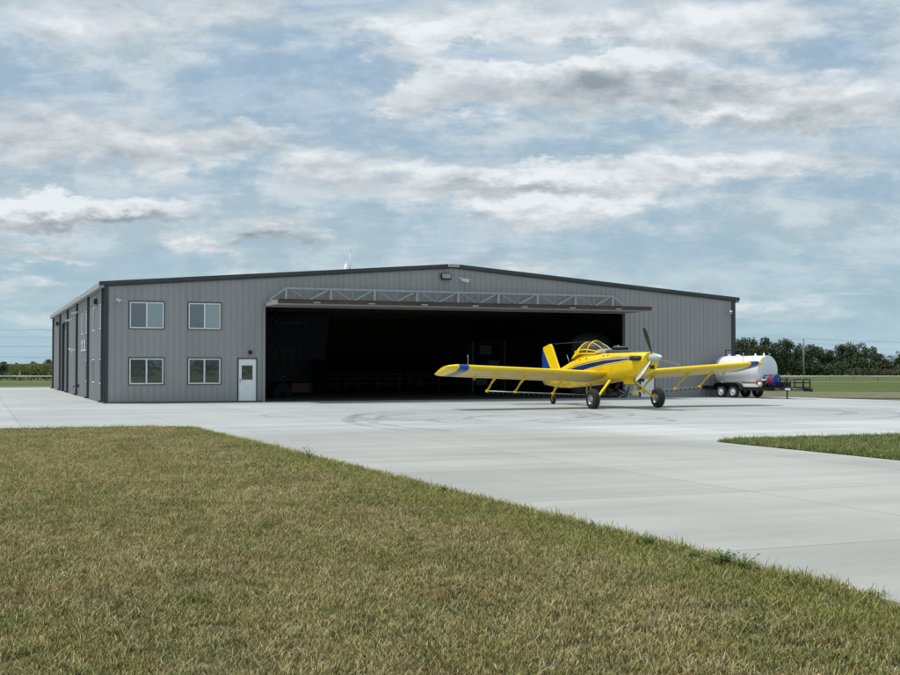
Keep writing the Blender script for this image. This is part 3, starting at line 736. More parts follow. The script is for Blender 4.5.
m = MB(); m.box((-.23,-.235,-.12),(.23,-.222,.12),0,Matrix.Rotation(R(-15),4,'X')); m.obj('lens', M['gutter'], fl)
m = MB(); m.box((-.05,-.12,-.06),(.05,-.03,.06)); m.obj('bracket', M['black'], fl)
tag(fl, 'black square floodlight on the gable under the roof peak', 'floodlight')
rl = empty('ridge_light'); at(rl, RT, -.152, HR-.02)
m = MB(); m.box((-.30,-.05,-.07),(.30,0,.09)); m.obj('housing', M['white'], rl, bevel=.01)
m = MB(); m.box((-.26,-.058,-.045),(.26,-.051,.06)); m.obj('lens', M['gutter'], rl)
tag(rl, 'small pale rectangular lamp at the very peak of the gable', 'lamp')
dl = empty('door_lamp'); at(dl, 6.92, -.04, 2.45)
m = MB(); m.lathe([(.001,-.16),(.07,-.15),(.1,-.08),(.1,0)], 14, 'y'); m.obj('housing', M['black'], dl)
m = MB(); m.box((-.09,-.01,-.09),(.09,.012,.09)); m.obj('back_plate', M['black'], dl)
tag(dl, 'round black lamp on the wall above the glazed white door', 'lamp')
for (dd, zz_, lab) in ((3.9,5.0,'black wall pack lamp on side wall between the nearest upper windows'),(34.2,4.9,'black wall pack lamp on side wall beyond the overhead door')):
    wp = empty('wall_lamp'); at(wp, -.035, dd, zz_, R(-90))
    m = MB(); m.loft([[(-.25,0,-.16),(.25,0,-.16),(.25,0,.16),(-.25,0,.16)],[(-.22,-.2,-.05),(.22,-.2,-.05),(.22,-.14,.16),(-.22,-.14,.16)]], smooth=False); m.obj('housing', M['black'], wp)
    m = MB(); m.box((-.18,-.16,-.13),(.18,-.06,-.12)); m.obj('lens', M['gutter'], wp)
    tag(wp, lab, 'wall lamp')
dh = empty('twin_head_lamp'); at(dh, -.18, 15.9, 2.75, R(-90)); dh.scale = (.75,.6,.75)
m = MB(); m.box((-.09,-.05,-.12),(.09,.0,.12)); m.tube([(0,-.05,0),(0,-.34,.0)], .03, 8); m.obj('bracket', M['white'], dh)
for sx in (-1, 1):
    m = MB(); m.tube([(0,-.34,0),(sx*.22,-.5,.02)], .022, 6); m.lathe([(.001,0),(.07,0),(.10,.18),(.001,.18)], 12, 'x', (sx*.22,-.5,.02), M=Matrix.Scale(sx,3)); m.obj('lamp_head', M['white'], dh)
m = MB(); m.tube([(0,-.3,0),(0,-.3,-.3)], .05, 8); m.obj('sensor', M['white'], dh)
tag(dh, 'white twin headed lamp on the side wall left of the number', 'lamp')
# number 11 on the side wall
nb = empty('building_number'); at(nb, -.045, 11.3, 2.62, R(-90))
for sx in (-.95, .75):
    m = MB(); m.box((sx-.16,-.03,.09),(sx+.16,.0,.62)); m.box((sx-.62,-.03,0),(sx+.62,.0,.09))
    m.prism([(sx-.16,.62),(sx-.16,.50),(sx-.52,.42),(sx-.52,.50)], .03, Matrix.Rotation(R(90),4,'X'))
    m.obj('digit', M['white'], nb, fixn=True)
tag(nb, 'white raised number 11 on the grey side wall', 'number')
hb = empty('hose_bib'); at(hb, -.04, 14.6, .62, R(-90))
m = MB(); m.box((-.12,-.06,-.1),(.12,0,.1)); m.tube([(0,-.05,0),(0,-.3,0),(0,-.34,-.12)], .03, 8); m.obj('tap', M['black'], hb)
m = MB(); m.lathe([(.001,-.2),(.07,-.2),(.07,-.18),(.001,-.18)], 12, 'y', (0,0,.08)); m.obj('valve_wheel', M['black'], hb)
tag(hb, 'black hose tap low on the side wall left of the lower windows', 'tap')
# roof antenna
an = empty('roof_antenna'); at(an, RT-1.2, 16.5, 7.0)
m = MB(); m.tube([(0,0,0),(0,0,1.95)], [.05,.03], 8); m.obj('mast', M['white'], an)
m = MB(); m.lathe([(.001,0),(.42,0),(.3,.5),(.12,1.25),(.001,1.3)], 14, 'z', (-.24,0,0)); m.obj('cone', M['white'], an)
an.location = H(16.35, 14.0, 7.0)
m = MB(); m.tube([(0.02,0,1.9),(.02,0,2.4)], .015, 6); m.obj('rod', M['white'], an)
tag(an, 'white cone and thin mast standing on the hangar roof', 'antenna')

# interior things -------------------------------------------------------------
def hthing(name, lab, cat, t, d, z=0, rz=0, group=None):
    e_ = empty(name); at(e_, t, d, z, rz); return tag(e_, lab, cat, group)
for i, s in enumerate((2.3,3.5,4.7)):
    h_ = hthing('wall_poster', ['leftmost of three dark posters on the inside cross wall','middle one of the three dark posters inside the hangar','rightmost of three dark posters on the inside cross wall'][i], 'poster', 11.95+.55*i, 15.93, 2.5, 0, 'posters on the inside wall')
    m = MB(); m.box((-.15,-.03,-.26),(.15,0,.26)); m.obj('board', M['dark'], h_)
    m = MB(); m.box((-.17,-.025,-.28),(.17,-.002,.28))
    m.obj('frame', M['black'], h_)
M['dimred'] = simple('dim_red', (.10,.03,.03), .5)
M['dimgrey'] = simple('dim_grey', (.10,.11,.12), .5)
h_ = hthing('workbench', 'long dark workbench with red cabinet before the inside cross wall', 'workbench', 12.2, 15.2, 0, 0)
m = MB(); m.box((-2.4,-.35,.85),(2.4,.35,.93)); m.obj('bench_top', M['dark'], h_)
for sx in (-2.35, 0, 2.2):
    m = MB(); m.box((sx,-.32,0),(sx+.1,.32,.85)); m.obj('leg', M['dark'], h_)
m = MB(); m.box((.6,-.3,.1),(2.1,.3,.7)); m.obj('cabinet', M['dimred'], h_)
h_ = hthing('motor_scooter', 'dark ride-on machine parked inside left of the hangar', 'machine', 10.3, 8.0, 0, R(40))
m = MB(); m.loft([[(-.6,-.3,.35),(-.6,.3,.35),(-.6,.3,.75),(-.6,-.3,.75)],[(.5,-.3,.3),(.5,.3,.3),(.5,.28,.8),(.5,-.28,.8)],[(.75,-.2,.35),(.75,.2,.35),(.75,.2,.6),(.75,-.2,.6)]], smooth=False); m.obj('body', M['dark'], h_)
for x in (-.5,.55):
    m = MB(); m.lathe([(.05,-.33),(.28,-.33),(.3,-.27),(.3,.27),(.28,.33),(.05,.33)], 16, 'y', (x,0,.3)); m.obj('wheel', M['rubber'], h_)
m = MB(); m.tube([(.4,0,.75),(.2,0,1.15),(.2,-.25,1.2)], .02, 6); m.obj('steering_column', M['steel'], h_)
h_ = hthing('tool_cabinet', 'tall narrow dark tool cabinet inside the hangar', 'cabinet', 14.6, 14.6, 0)
m = MB(); m.box((-.45,-.3,0),(.45,.3,2.2)); m.obj('body', M['matteblack'], h_, bevel=.02)
m = MB(); m.box((-.4,-.32,.1),(-.02,-.3,2.1)); m.box((.02,-.32,.1),(.4,-.32+.02,2.1)); m.obj('door', M['matteblack'], h_)
h_ = hthing('shelving', 'long black shelving run along the back of the hangar', 'shelving', 20.6, 22.0, 0)
m = MB(); m.box((-4.8,-.4,1.5),(4.8,.5,2.9)); m.obj('upper_cabinet', M['matteblack'], h_)
m = MB(); m.box((-4.8,-.45,.85),(4.8,.5,.95))
m.obj('shelf', M['dark'], h_)
for sx in (-4.7,-2.3,0,2.3,4.6):
    m = MB(); m.box((sx,-.4,0),(sx+.1,.45,1.5)); m.obj('post', M['dark'], h_)
h_ = hthing('railing', 'pale pipe railing crossing the floor inside the hangar', 'railing', 20.0, 17, 0)
for z in (.62,1.22):
    m = MB(); m.tube([(-5,0,z),(5,0,z)], .024, 6); m.obj('rail', M['dimgrey'], h_)
for i in range(8):
    m = MB(); m.tube([(-5+i*10/7,0,0),(-5+i*10/7,0,1.24)], .026, 6); m.obj('post', M['dimgrey'], h_)
h_ = hthing('water_tank', 'large upright plastic tank with domed top inside the hangar', 'tank', 32.6, 12.0, 0)
m = MB(); m.lathe([(.001,0),(1.35,0),(1.4,.1)]+[(1.4-(.03 if k%2 else 0),.1+.3*k) for k in range(1,11)]+[(1.38,3.3),(1.1,3.62),(.45,3.85),(.001,3.86)], 32); m.obj('tank_body', M['polytank'], h_)
m = MB(); m.lathe([(.42,3.82),(.42,3.95),(.001,3.97)], 20); m.obj('lid', M['dark'], h_); h_.scale = (1,1,1.05)
h_ = hthing('ceiling_fan', 'large ceiling fan hanging in the dark hangar roof', 'fan', 10.6, 10.0, 4.35)
m = MB(); m.tube([(0,0,0),(0,0,1.6)], .04, 8); m.obj('rod', M['dark'], h_)
m = MB(); m.lathe([(.001,-.15),(.2,-.15),(.22,.1),(.001,.12)], 16); m.obj('hub', M['dark'], h_)
for k in range(6):
    m = MB(); Mx = Matrix.Rotation(k*math.pi/3+.3,4,'Z') @ Matrix.Rotation(R(10),4,'X'); m.box((.2,-.09,-.015),(2.0,.09,.015),0,Mx); m.obj('blade', M['dimgrey'], h_)
h_ = hthing('parts_rack', 'tall dim grey rack standing deep behind the aircraft', 'rack', 25.8, 14, 0)
for x in (-1.2, 1.1):
    m = MB(); m.box((x,-.4,.0),(x+.1,.4,3.4)); m.obj('upright', M['dimgrey'], h_)
for z in (.5,1.5,2.5,3.3):
    m = MB(); m.box((-1.1,-.4,z),(1.1,.4,z+.06)); m.obj('shelf', M['dark'], h_)
for z, x in ((.56,-.5),(1.56,.4),(2.56,-.2)):
    m = MB(); m.box((x-.4,-.3,z),(x+.4,.3,z+.6)); b_ = m.obj('storage_box', M['dimgrey'], None); at(b_, 25.8, 14, 0)
    tag(b_, {-.5:'grey storage box on the bottom shelf of the tall rack', .4:'grey storage box on the second shelf of the tall rack', -.2:'grey storage box on the third shelf of the tall rack'}[x], 'box')

# ------------------------------------------------------------------ aircraft
TH = .404
ac = empty('crop_duster_aircraft', (7.342,49.578,0), (.0105,0,-(math.pi/2-TH)))
tag(ac, 'yellow low wing agricultural aeroplane with blue stripe parked before the hangar', 'aeroplane')
# fuselage stations: u, top, bottom, half width, exponent
ST = [(1.98,2.315,1.70,.33,2.4),(1.9,2.335,1.61,.40,2.5),(1.6,2.345,1.46,.47,2.7),(1.0,2.345,1.30,.52,3.0),(.3,2.345,1.24,.52,3.2),(-.6,2.34,1.12,.56,3.6),(-1.5,2.33,1.02,.58,3.6),
      (-2.5,2.31,.94,.58,3.4),(-3.2,2.27,.88,.54,3.0),(-3.9,2.10,.83,.45,2.7),(-4.8,1.86,.78,.34,2.5),(-5.7,1.62,.78,.24,2.4),(-6.6,1.46,.84,.14,2.3),(-7.25,1.36,.92,.07,2.2)]
def st_at(u):
    for a, b in zip(ST, ST[1:]):
        if b[0] <= u <= a[0]:
            s = (a[0]-u)/(a[0]-b[0]); s = s
            return tuple(a[k]+(b[k]-a[k])*s for k in range(5))
    return ST[0] if u > ST[0][0] else ST[-1]
def ring(u, n=28, grow=0):
    _, zt_, zb_, hw, ex = st_at(u); zc = (zt_+zb_)/2; hh = (zt_-zb_)/2; out = []
    for j in range(n):
        a = 2*math.pi*j/n; c, s = math.cos(a), math.sin(a)
        out.append((u, (hw+grow)*abs(c)**(2/ex)*(1 if c >= 0 else -1), zc+(hh+grow)*abs(s)**(2/ex)*(1 if s >= 0 else -1)))
    return out
def yside(u, z):
    _, zt_, zb_, hw, ex = st_at(u); zc = (zt_+zb_)/2; hh = (zt_-zb_)/2
    q = min(1, abs((z-zc)/hh)); return hw*max(0, 1-q**ex)**(1/ex)
us = [1.98,1.94,1.88,1.75,1.6,1.3,1.0,.65,.3,-.15,-.6,-1.05,-1.5,-2,-2.5,-2.9,-3.2,-3.6,-3.9,-4.3,-4.8,-5.2,-5.7,-6.2,-6.6,-7.0,-7.25]
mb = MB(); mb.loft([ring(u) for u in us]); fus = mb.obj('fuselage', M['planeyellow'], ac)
# panel lines as thin dark bands, cowl fasteners
for u in (1.45,.62,-.25,-1.32,-4.1):
    mb = MB(); r1, r2 = ring(u+.006, 28, .0025), ring(u-.006, 28, .0025); mb.loft([r1, r2], cap=False); mb.obj('panel_seam', M['yellowdirty'], fus)
# blue stripe decals + cream pinstripe
def stripe(name, pts, mat, lift):
    for sgn in (-1, 1):
        m = MB(); vs = []; N = 48
        U = [p[0] for p in pts]
        for i in range(N+1):
            u = pts[0][0]+(pts[-1][0]-pts[0][0])*i/N
            for a, b in zip(pts, pts[1:]):
                if min(a[0],b[0])-1e-6 <= u <= max(a[0],b[0])+1e-6:
                    s = (u-a[0])/(b[0]-a[0]); zc = a[1]+(b[1]-a[1])*s; hh = a[2]+(b[2]-a[2])*s; break
            for k in range(4):
                z = zc-hh+2*hh*k/3; vs.append((u, sgn*(yside(u, z)+lift), z))
        m.add(vs, [(4*i+k, 4*i+k+1, 4*i+5+k, 4*i+4+k) for i in range(N) for k in range(3)], 0, True)
        m.obj(name, mat, fus, fixn=False)
base = [(-5.6,1.22,.12),(-4.4,1.42,.13),(-3.25,1.62,.125),(-1.95,1.80,.105),(-.7,1.945,.075),(.5,2.03,.045),(1.3,2.075,.02)]
stripe('blue_stripe', base, M['blue'], .006)
stripe('pinstripe', [(a, z+h+.05, .014) for a, z, h in base], M['blue'], .006)
stripe('cream_line', [(a, z+h+.016, .02) for a, z, h in base], M['cream'], .005)
stripe('cream_line', [(a, z-h-.02, .018) for a, z, h in base], M['cream'], .005)
# antiglare deck, hopper lid, cockpit cowl
mb = MB(); rr = []
for u, zt_, w in ((1.86,2.335,.15),(1.2,2.385,.24),(.3,2.43,.29),(-.5,2.46,.33),(-1.0,2.47,.36)):
    rr.append([(u,-w,2.26),(u,-w*.9,zt_-.02),(u,-w*.5,zt_),(u,w*.5,zt_),(u,w*.9,zt_-.02),(u,w,2.26)])
mb.loft(rr); mb.obj('antiglare_deck', M['antiglare'], ac)
mb = MB(); mb.loft([[(u,-w,2.24),(u,-w*.8,z),(u,0,z+.02),(u,w*.8,z),(u,w,2.24)] for u, z, w in ((-.98,2.44,.34),(-1.35,2.50,.42),(-1.7,2.46,.46))]); mb.obj('cockpit_cowl', M['greycowl'], ac)
lid = MB(); lid.box((-.74,-.22,2.42),(-.10,.22,2.56)); lo = lid.obj('hopper_lid', M['black'], ac, bevel=.02)
m = MB(); m.box((-.68,-.17,2.56),(-.16,.17,2.60)); m.tube([(-.55,-.2,2.55),(-.55,-.2,2.61),(-.15,-.2,2.61),(-.15,-.2,2.55)], .015, 6); m.obj('latch', M['steel'], lo)
# canopy
CA = [(-1.42,2.34,2.46,.40,.30),(-1.85,2.30,2.67,.46,.30),(-2.37,2.30,2.86,.48,.29),(-2.75,2.30,2.885,.48,.29),(-3.12,2.28,2.80,.47,.28)]
def arch(c, g=0, n=12):
    u, zb_, zt_, wb, wt = c; out = []
    for j in range(n+1):
        a = math.pi*j/n; y = math.cos(a); z = math.sin(a)
        w = wb+(wt-wb)*z**1.6
        out.append((u, (w+g)*(abs(y)**.75)*(1 if y >= 0 else -1), zb_+(zt_-zb_+g)*z**.8))
    return out
can = MB(); can.loft([arch(c) for c in CA], cap=False, closed=False); cg = can.obj('canopy_glass', M['canopyglass'], ac, fixn=False)
for c in (CA[0], CA[2], CA[4]):
    m = MB(); m.tube(arch(c, .01), .03 if c != CA[2] else .026, 6); m.obj('canopy_frame', M['yellow'], cg)
for sy in (-1, 1):
    m = MB(); m.tube([(c[0], sy*arch(c,.008)[1][1], arch(c,.008)[1][2]) for c in CA], .026, 6)
    m.tube([(c[0], sy*(c[3]+.01), c[1]+.02) for c in CA], .03, 6); m.obj('canopy_rail', M['yellow'], cg)
    m = MB(); q = [arch(c,.008)[4 if sy > 0 else 8] for c in CA[:3]]; m.tube(q, .018, 6); m.obj('windscreen_post', M['cream'], cg)
# turtle deck behind canopy with the dark rear side window
TD = [CA[4],(-3.40,2.22,2.71,.47,.27),(-3.62,2.16,2.54,.45,.25),(-3.80,2.10,2.28,.43,.27),(-3.9,2.04,2.12,.42,.30)]
m = MB(); m.loft([arch(c, .004) for c in TD], closed=False, cap=False); td = m.obj('turtle_deck', M['yellow'], ac, fixn=False)
for sy in (-1, 1):
    m = MB(); c0, c1 = arch(TD[0], .012), arch(TD[1], .012); c2 = arch(TD[2], .012)
    if sy < 0: c0, c1, c2 = c0[::-1], c1[::-1], c2[::-1]
    lerp = lambda a, b, s: tuple(a[k]+(b[k]-a[k])*s for k in range(3))
    pts = [lerp(c0[1],c1[1],.12),lerp(c0[3],c1[3],.12),lerp(c0[4],c1[4],.2),lerp(c0[4],c1[4],.9),lerp(c1[3],c2[3],.35),lerp(c1[2],c2[2],.5),lerp(c1[1],c2[1],.5)]
    m.add(pts, [tuple(range(7))]); m.obj('rear_window', M['dark'], td, fixn=False)
m = MB(); m.box((-2.9,-.24,1.9),(-2.75,.24,2.62)); m.box((-2.9,-.24,1.9),(-2.3,.24,2.05)); m.obj('seat', M['dark'], ac, bevel=.03)
m = MB(); m.box((-1.75,-.36,2.1),(-1.62,.36,2.42)); m.obj('instrument_panel', M['dark'], ac)
# roll bar mirror / beacon
m = MB(); m.box((-3.32,-.56,2.32),(-3.22,-.50,2.44)); m.obj('vent_scoop', M['yellow'], ac, bevel=.01)
# fin and rudder (local polygons in u,z)
def plate(name, poly, th, mat, parent, y=0):
    m = MB(); n = len(poly); c = (sum(p[0] for p in poly)/n, sum(p[1] for p in poly)/n)
    vs = []
    for yy, sc_ in ((-th/2,.93),(-th/5,1) ,(th/5,1),(th/2,.93)):
        pass
    vs = [(u, y-th/2, z) for u, z in poly]+[(u, y+th/2, z) for u, z in poly]
    m.add(vs, [tuple(range(n))[::-1], tuple(range(n, 2*n))]+[(i,(i+1)%n,n+(i+1)%n,n+i) for i in range(n)])
    return m.obj(name, mat, parent, bevel=th*.3)
fin = plate('fin', [(-5.55,1.5),(-5.75,1.66),(-6.45,2.72),(-6.62,2.81),(-7.27,2.66),(-7.3,2.55),(-6.36,1.40),(-6.3,1.2)], .11, M['yellow'], ac)
plate('rudder', [(-6.38,1.38),(-7.31,2.52),(-7.40,2.3),(-7.42,1.0),(-7.2,.86),(-6.9,.95),(-6.6,1.1)], .10, M['bluefin'], ac)
# tailplane
def aero(chord, thick, n=10, camber=.0):
    up = []; lo_ = []
    for i in range(n+1):
        x = (1-math.cos(math.pi*i/n))/2
        t = 5*thick*(.2969*math.sqrt(x)-.126*x-.3516*x*x+.2843*x**3-.1015*x**4)
        c = camber*4*x*(1-x)
        up.append((-x*chord, (c+t)*chord)); lo_.append((-x*chord, (c-t)*chord))
    return up+lo_[::-1][1:-1]
def wingsec(u, v, z, chord, thick, ang, camber=.03):
    ca, sa = math.cos(ang), math.sin(ang)
    return [(u+x*ca+y*sa*0 - y*(-sa)*0 + (-y*sa)*-1*0 + (x*0) + (y*sa), v, z+x*sa+y*ca) for x, y in aero(chord, thick, camber=camber)]
for sy in (-1, 1):
    m = MB(); m.loft([wingsec(-6.2-.25*k, sy*(.1+2.45*k), 1.33+.02*k, 1.15-.35*k, .11, R(9), 0) for k in (0,.25,.5,.75,.94,1)])
    so = m.obj('tailplane', M['yellow'], ac)
# wings
ANG = R(13.2)
for sy in (-1, 1):
    secs = []; vs_ = [.50,1.2,2.4,3.6,4.8,6.0,6.85,7.30,7.55,7.68,7.74]
    for v in vs_:
        k = max(0, (v-7.3)/.44); ch = 1.78*(1-.20*k*k) ; th_ = .165*(1-.45*k**2)
        u0 = -.60-.20*k*k
        secs.append(wingsec(u0, sy*v, 1.44+.053*v-.02*k, ch, th_, ANG))
    m = MB(); n = len(secs[0])
    for i in range(len(secs)-1):
        fs_u = []; fs_l = []
        for j in range(n):
            f = (j, (j+1) % n, n+(j+1) % n, n+j)
            (fs_l if 11 <= j < n-1 else fs_u).append(f)
        m.add(secs[i]+secs[i+1], fs_u, 0, True); o_ = len(m.v)-2*n
        v = vs_[i]
        mi = 2 if (6.85 <= v < 7.30) else (1 if v < 7.30 else 0)
        for f in fs_l: m.f.append([o_+q for q in f]); m.m.append(mi); m.sm.append(True)
    m.add(secs[-1], [tuple(range(n))]); m.add(secs[0], [tuple(range(n))])
    import bmesh
    w = m.obj('wing', [M['yellow'], M['yellowunder'], M['bluegrey']], ac)
    bm = bmesh.new(); bm.from_mesh(w.data); bmesh.ops.remove_doubles(bm, verts=bm.verts, dist=.0008); bmesh.ops.recalc_face_normals(bm, faces=bm.faces); bm.to_mesh(w.data); bm.free()
    # blue band round the nose and top of the wing
    s1, s2 = [wingsec(-.60, sy*v, 1.44+.053*v, 1.78, .165, ANG) for v in (6.87,7.29)]
    cx = lambda s: [(p[0]+(.006 if j in (0,1,n-1) else 0), p[1], p[2]+(.006 if j <= 9 else -.006)) for j, p in enumerate(s)]
    s1, s2 = cx(s1), cx(s2); idx = [n-3,n-2,n-1]+list(range(0,10))
    m = MB(); m.add([s1[j] for j in idx]+[s2[j] for j in idx], [(i,i+1,len(idx)+i+1,len(idx)+i) for i in range(len(idx)-1)], 0, True); m.obj('blue_band', M['bluefin'], w, fixn=False)
    # flap / aileron gap lines under and over the wing
    for nm, v0, v1 in (('flap',1.0,4.0),('aileron',4.1,6.8)):
        m = MB()
        a = wingsec(-.60, sy*v0, 1.44+.053*v0, 1.78, .165, ANG); b = wingsec(-.60, sy*v1, 1.44+.053*v1, 1.78, .165, ANG)
        q = 13
        m.tube([(a[q][0],a[q][1],a[q][2]-.004),(b[q][0],b[q][1],b[q][2]-.004)], .012, 6)
        m.obj(nm, M['yellowdirty'], w)
    for v in (1.9, 3.1, 4.4, 5.6):
        a = wingsec(-.60, sy*(v-.008), 1.44+.053*v, 1.79, .167, ANG); b = wingsec(-.60, sy*(v+.008), 1.44+.053*v, 1.79, .167, ANG); q_ = list(range(n))
        m = MB(); m.add([a[j] for j in q_]+[b[j] for j in q_], [(i,(i+1)%n,n+(i+1)%n,n+i) for i in range(n)]); m.obj('wing_seam', M['yellowdirty'], w, fixn=False)
    # hinge arms that carry the boom: curved brackets
    for v in (2.2, 4.0, 5.3):
        z0 = 1.44+.053*v; zb2 = .50+.052*v
        m = MB(); y = sy*v
        prof = [(-1.15,z0-.20,.13),(-1.55,z0-.40,.115),(-1.85,z0-.58,.08),(-2.10,z0-.78,.06),(-2.32,zb2+.02,.045)]
        vs = []
        for u, z, wd in prof: vs += [(u-wd*.5,y-.03,z-wd*.7),(u+wd*.5,y-.03,z+wd*.7),(u+wd*.5,y+.03,z+wd*.7),(u-wd*.5,y+.03,z-wd*.7)]
        fs = [(4*i+k,4*i+(k+1)%4,4*i+4+(k+1)%4,4*i+4+k) for i in range(4) for k in range(4)]+[(0,1,2,3),(16,17,18,19)]
        m.add(vs, fs); m.box((-1.45,y-.045,z0-.20),(-1.05,y+.045,z0-.10)); m.box((-2.4,y-.04,zb2-.04),(-2.22,y+.04,zb2+.05))
        m.obj('boom_hanger', M['yellow'], w)
    m = MB(); y = sy*6.15; zz_ = 1.44+.053*6.15; m.tube([(-1.5,y,zz_-.2),(-1.6,y,zz_-.42),(-1.75,y,zz_-.44)], .022, 6); m.tube([(-1.72,y+.07*math.cos(a_/8*6.28),zz_-.44+.07*math.sin(a_/8*6.28)) for a_ in range(8)], .012, 5, closed=True); m.obj('aileron_control', M['yellowdirty'], w)
    m = MB(); m.tube([(-1.0,sy*6.75,1.82),(-1.0,sy*6.75,2.28)], .012, 5); m.obj('wing_rod', M['steel'], w)
    # spray boom and nozzles
    m = MB(); m.tube([(-2.32,sy*.5,.53),(-2.32,sy*5.35,.50+.052*5.35)], .022, 8); bo = m.obj('spray_boom', M['steel'], ac)
    nz = MB(); nz.lathe([(.001,0),(.02,0),(.02,-.05),(.03,-.06),(.026,-.10),(.001,-.10)], 8); nzm = nz.mesh('nozzle', M['black'])
    for i in range(20): v = .7+i*.24; shared('nozzle', nzm, bo, (-2.34, sy*v, .50+.052*v-.015))
# wing root walk mat
m = MB(); a = wingsec(-.60,-.62,1.475,1.78,.165,ANG); b = wingsec(-.60,-.92,1.49,1.78,.165,ANG)
m.add([(p[0],p[1],p[2]+.008) for p in a[2:7]]+[(p[0],p[1],p[2]+.008) for p in b[2:7]], [(i,i+1,6+i,5+i) for i in range(4)]); m.obj('walkway_pad', M['exhaust'], ac, fixn=False)
# propeller
pr = empty('propeller', (2.10,0,2.10), (0,R(-3),0), ac)
m = MB(); m.lathe([(.175,-.10),(.18,0),(.175,.10),(.155,.25),(.12,.40),(.075,.54),(.03,.63),(.001,.65)], 28, 'x'); m.obj('spinner', M['spinner'], pr)
for ang in (107, -13, -133):
    m = MB(); up_ = []; secs = []
    for r_, c_, tw in ((.18,.08,-84),(.32,.16,-84),(.55,.27,-84),(.85,.33,-84),(1.10,.30,-84),(1.22,.22,-84),(1.27,.10,-84)):
        t_ = .05*(1-r_/1.5); s = []
        for (cx_, tz) in ((-.5,0),(-.25,.5),(.1,.55),(.5,0),(.1,-.45),(-.25,-.4)):
            x_ = cx_*c_; y_ = tz*t_; a_ = R(tw)
            # chord direction: mostly along u (feathered); thickness tangential
            s.append((x_*math.sin(a_)+y_*math.cos(a_), x_*math.cos(a_)-y_*math.sin(a_), r_))
        secs.append(s)
    n = 6
    Mx = Matrix.Rotation(R(ang-90), 4, 'X')
    secs = [[tuple(Mx @ Vector(p)) for p in s] for s in secs]
    for i in range(len(secs)-1):
        f0 = [(j,(j+1)%n,n+(j+1)%n,n+j) for j in range(n)]
        m.add(secs[i]+secs[i+1], f0[:3], 0, True); o_ = len(m.v)-2*n
        for f in f0[3:]: m.f.append([o_+q for q in f]); m.m.append(1); m.sm.append(True)
    m.add(secs[-1], [tuple(range(n))]); m.obj('blade', [M['silver'], M['black']], pr)
# chin intake and exhausts
m = MB(); m.loft([[(u,y*w,z0+(z1-z0)*k) for y, k in ((-1,.3),(-.8,.8),(0,1),(.8,.8),(1,.3),(.6,0),(-.6,0))] for u, w, z0, z1 in ((2.02,.17,1.58,1.86),(1.7,.24,1.46,1.80),(1.0,.30,1.30,1.7))]); ch = m.obj('chin_intake', M['yellow'], ac)
m = MB(); m.box((2.0,-.11,1.65),(2.035,.11,1.80)); m.obj('intake_mouth', M['dark'], ch)
for sy in (-1, 1):
    m = MB(); m.tube([(1.84,sy*.26,2.09),(1.76,sy*.42,2.09),(1.62,sy*.49,2.09),(1.30,sy*.53,2.09)], [.08,.10,.105,.10], 12); e2 = m.obj('exhaust_stub', M['exhaust'], ac)
    m = MB(); m.lathe([(.001,0),(.085,0)], 12, 'x', (1.295,sy*.531,2.09)); m.obj('exhaust_mouth', M['black'], e2)
# belly: gate box, oil cooler, pump group
m = MB(); m.box((.08,-.17,1.02),(.48,.17,1.3)); m.obj('gate_box', M['yellow'], ac, bevel=.04)
m = MB(); m.box((.85,-.16,1.12),(1.22,.16,1.26)); m.obj('cooler_scoop', M['black'], ac, bevel=.03)
pg = MB(); pg.tube([(-.9,0,.62),(-.2,0,.62)], .13, 14); pg.tube([(-.2,0,.62),(-.1,0,.62)], .17, 14); pg.box((-1.3,-.12,.5),(-.8,.12,.78)); pgo = pg.obj('spray_pump', M['black'], ac)
for k in range(5):
    m = MB(); Mx = Matrix.Rotation(k*1.2566,4,'X') @ Matrix.Rotation(R(30),4,'Z'); m.box((-.03,.04,-.01),(.03,.30,.01),0,Matrix.Translation((-.05,0,.62)) @ Mx); m.obj('pump_fan', M['steel'], pgo)
m = MB(); m.tube([(-.7,0,.75),(-.7,0,.9),(-.6,.05,1.05)], .07, 8); m.tube([(-1.2,0,.6),(-1.7,0,.56),(-2.32,.0,.53)], .05, 8); m.tube([(-2.32,-.55,.53),(-2.32,.55,.53)], .04, 8); m.tube([(-1.0,-.2,.9),(-1.1,-.25,.6),(-1.6,-.2,.6)], .03, 8); m.tube([(-.1,.2,.9),(-.3,.3,.62),(-.9,.2,.56)], .03, 8); m.obj('pump_hose', M['black'], pgo)
m = MB(); m.box((.28,.14,.56),(.52,.30,.78)); m.tube([(.4,.2,.78),(.4,.2,.98)], .04, 8); m.obj('strainer', M['cream'], ac, bevel=.03)
for x, y in ((-2.9,-.2),(-2.3,-.35),(-2.3,.35)):
    m = MB(); m.tube([(x,y,.54),(x,y,1.0)], .03, 6); m.obj('boom_support', M['yellowdirty'], ac)
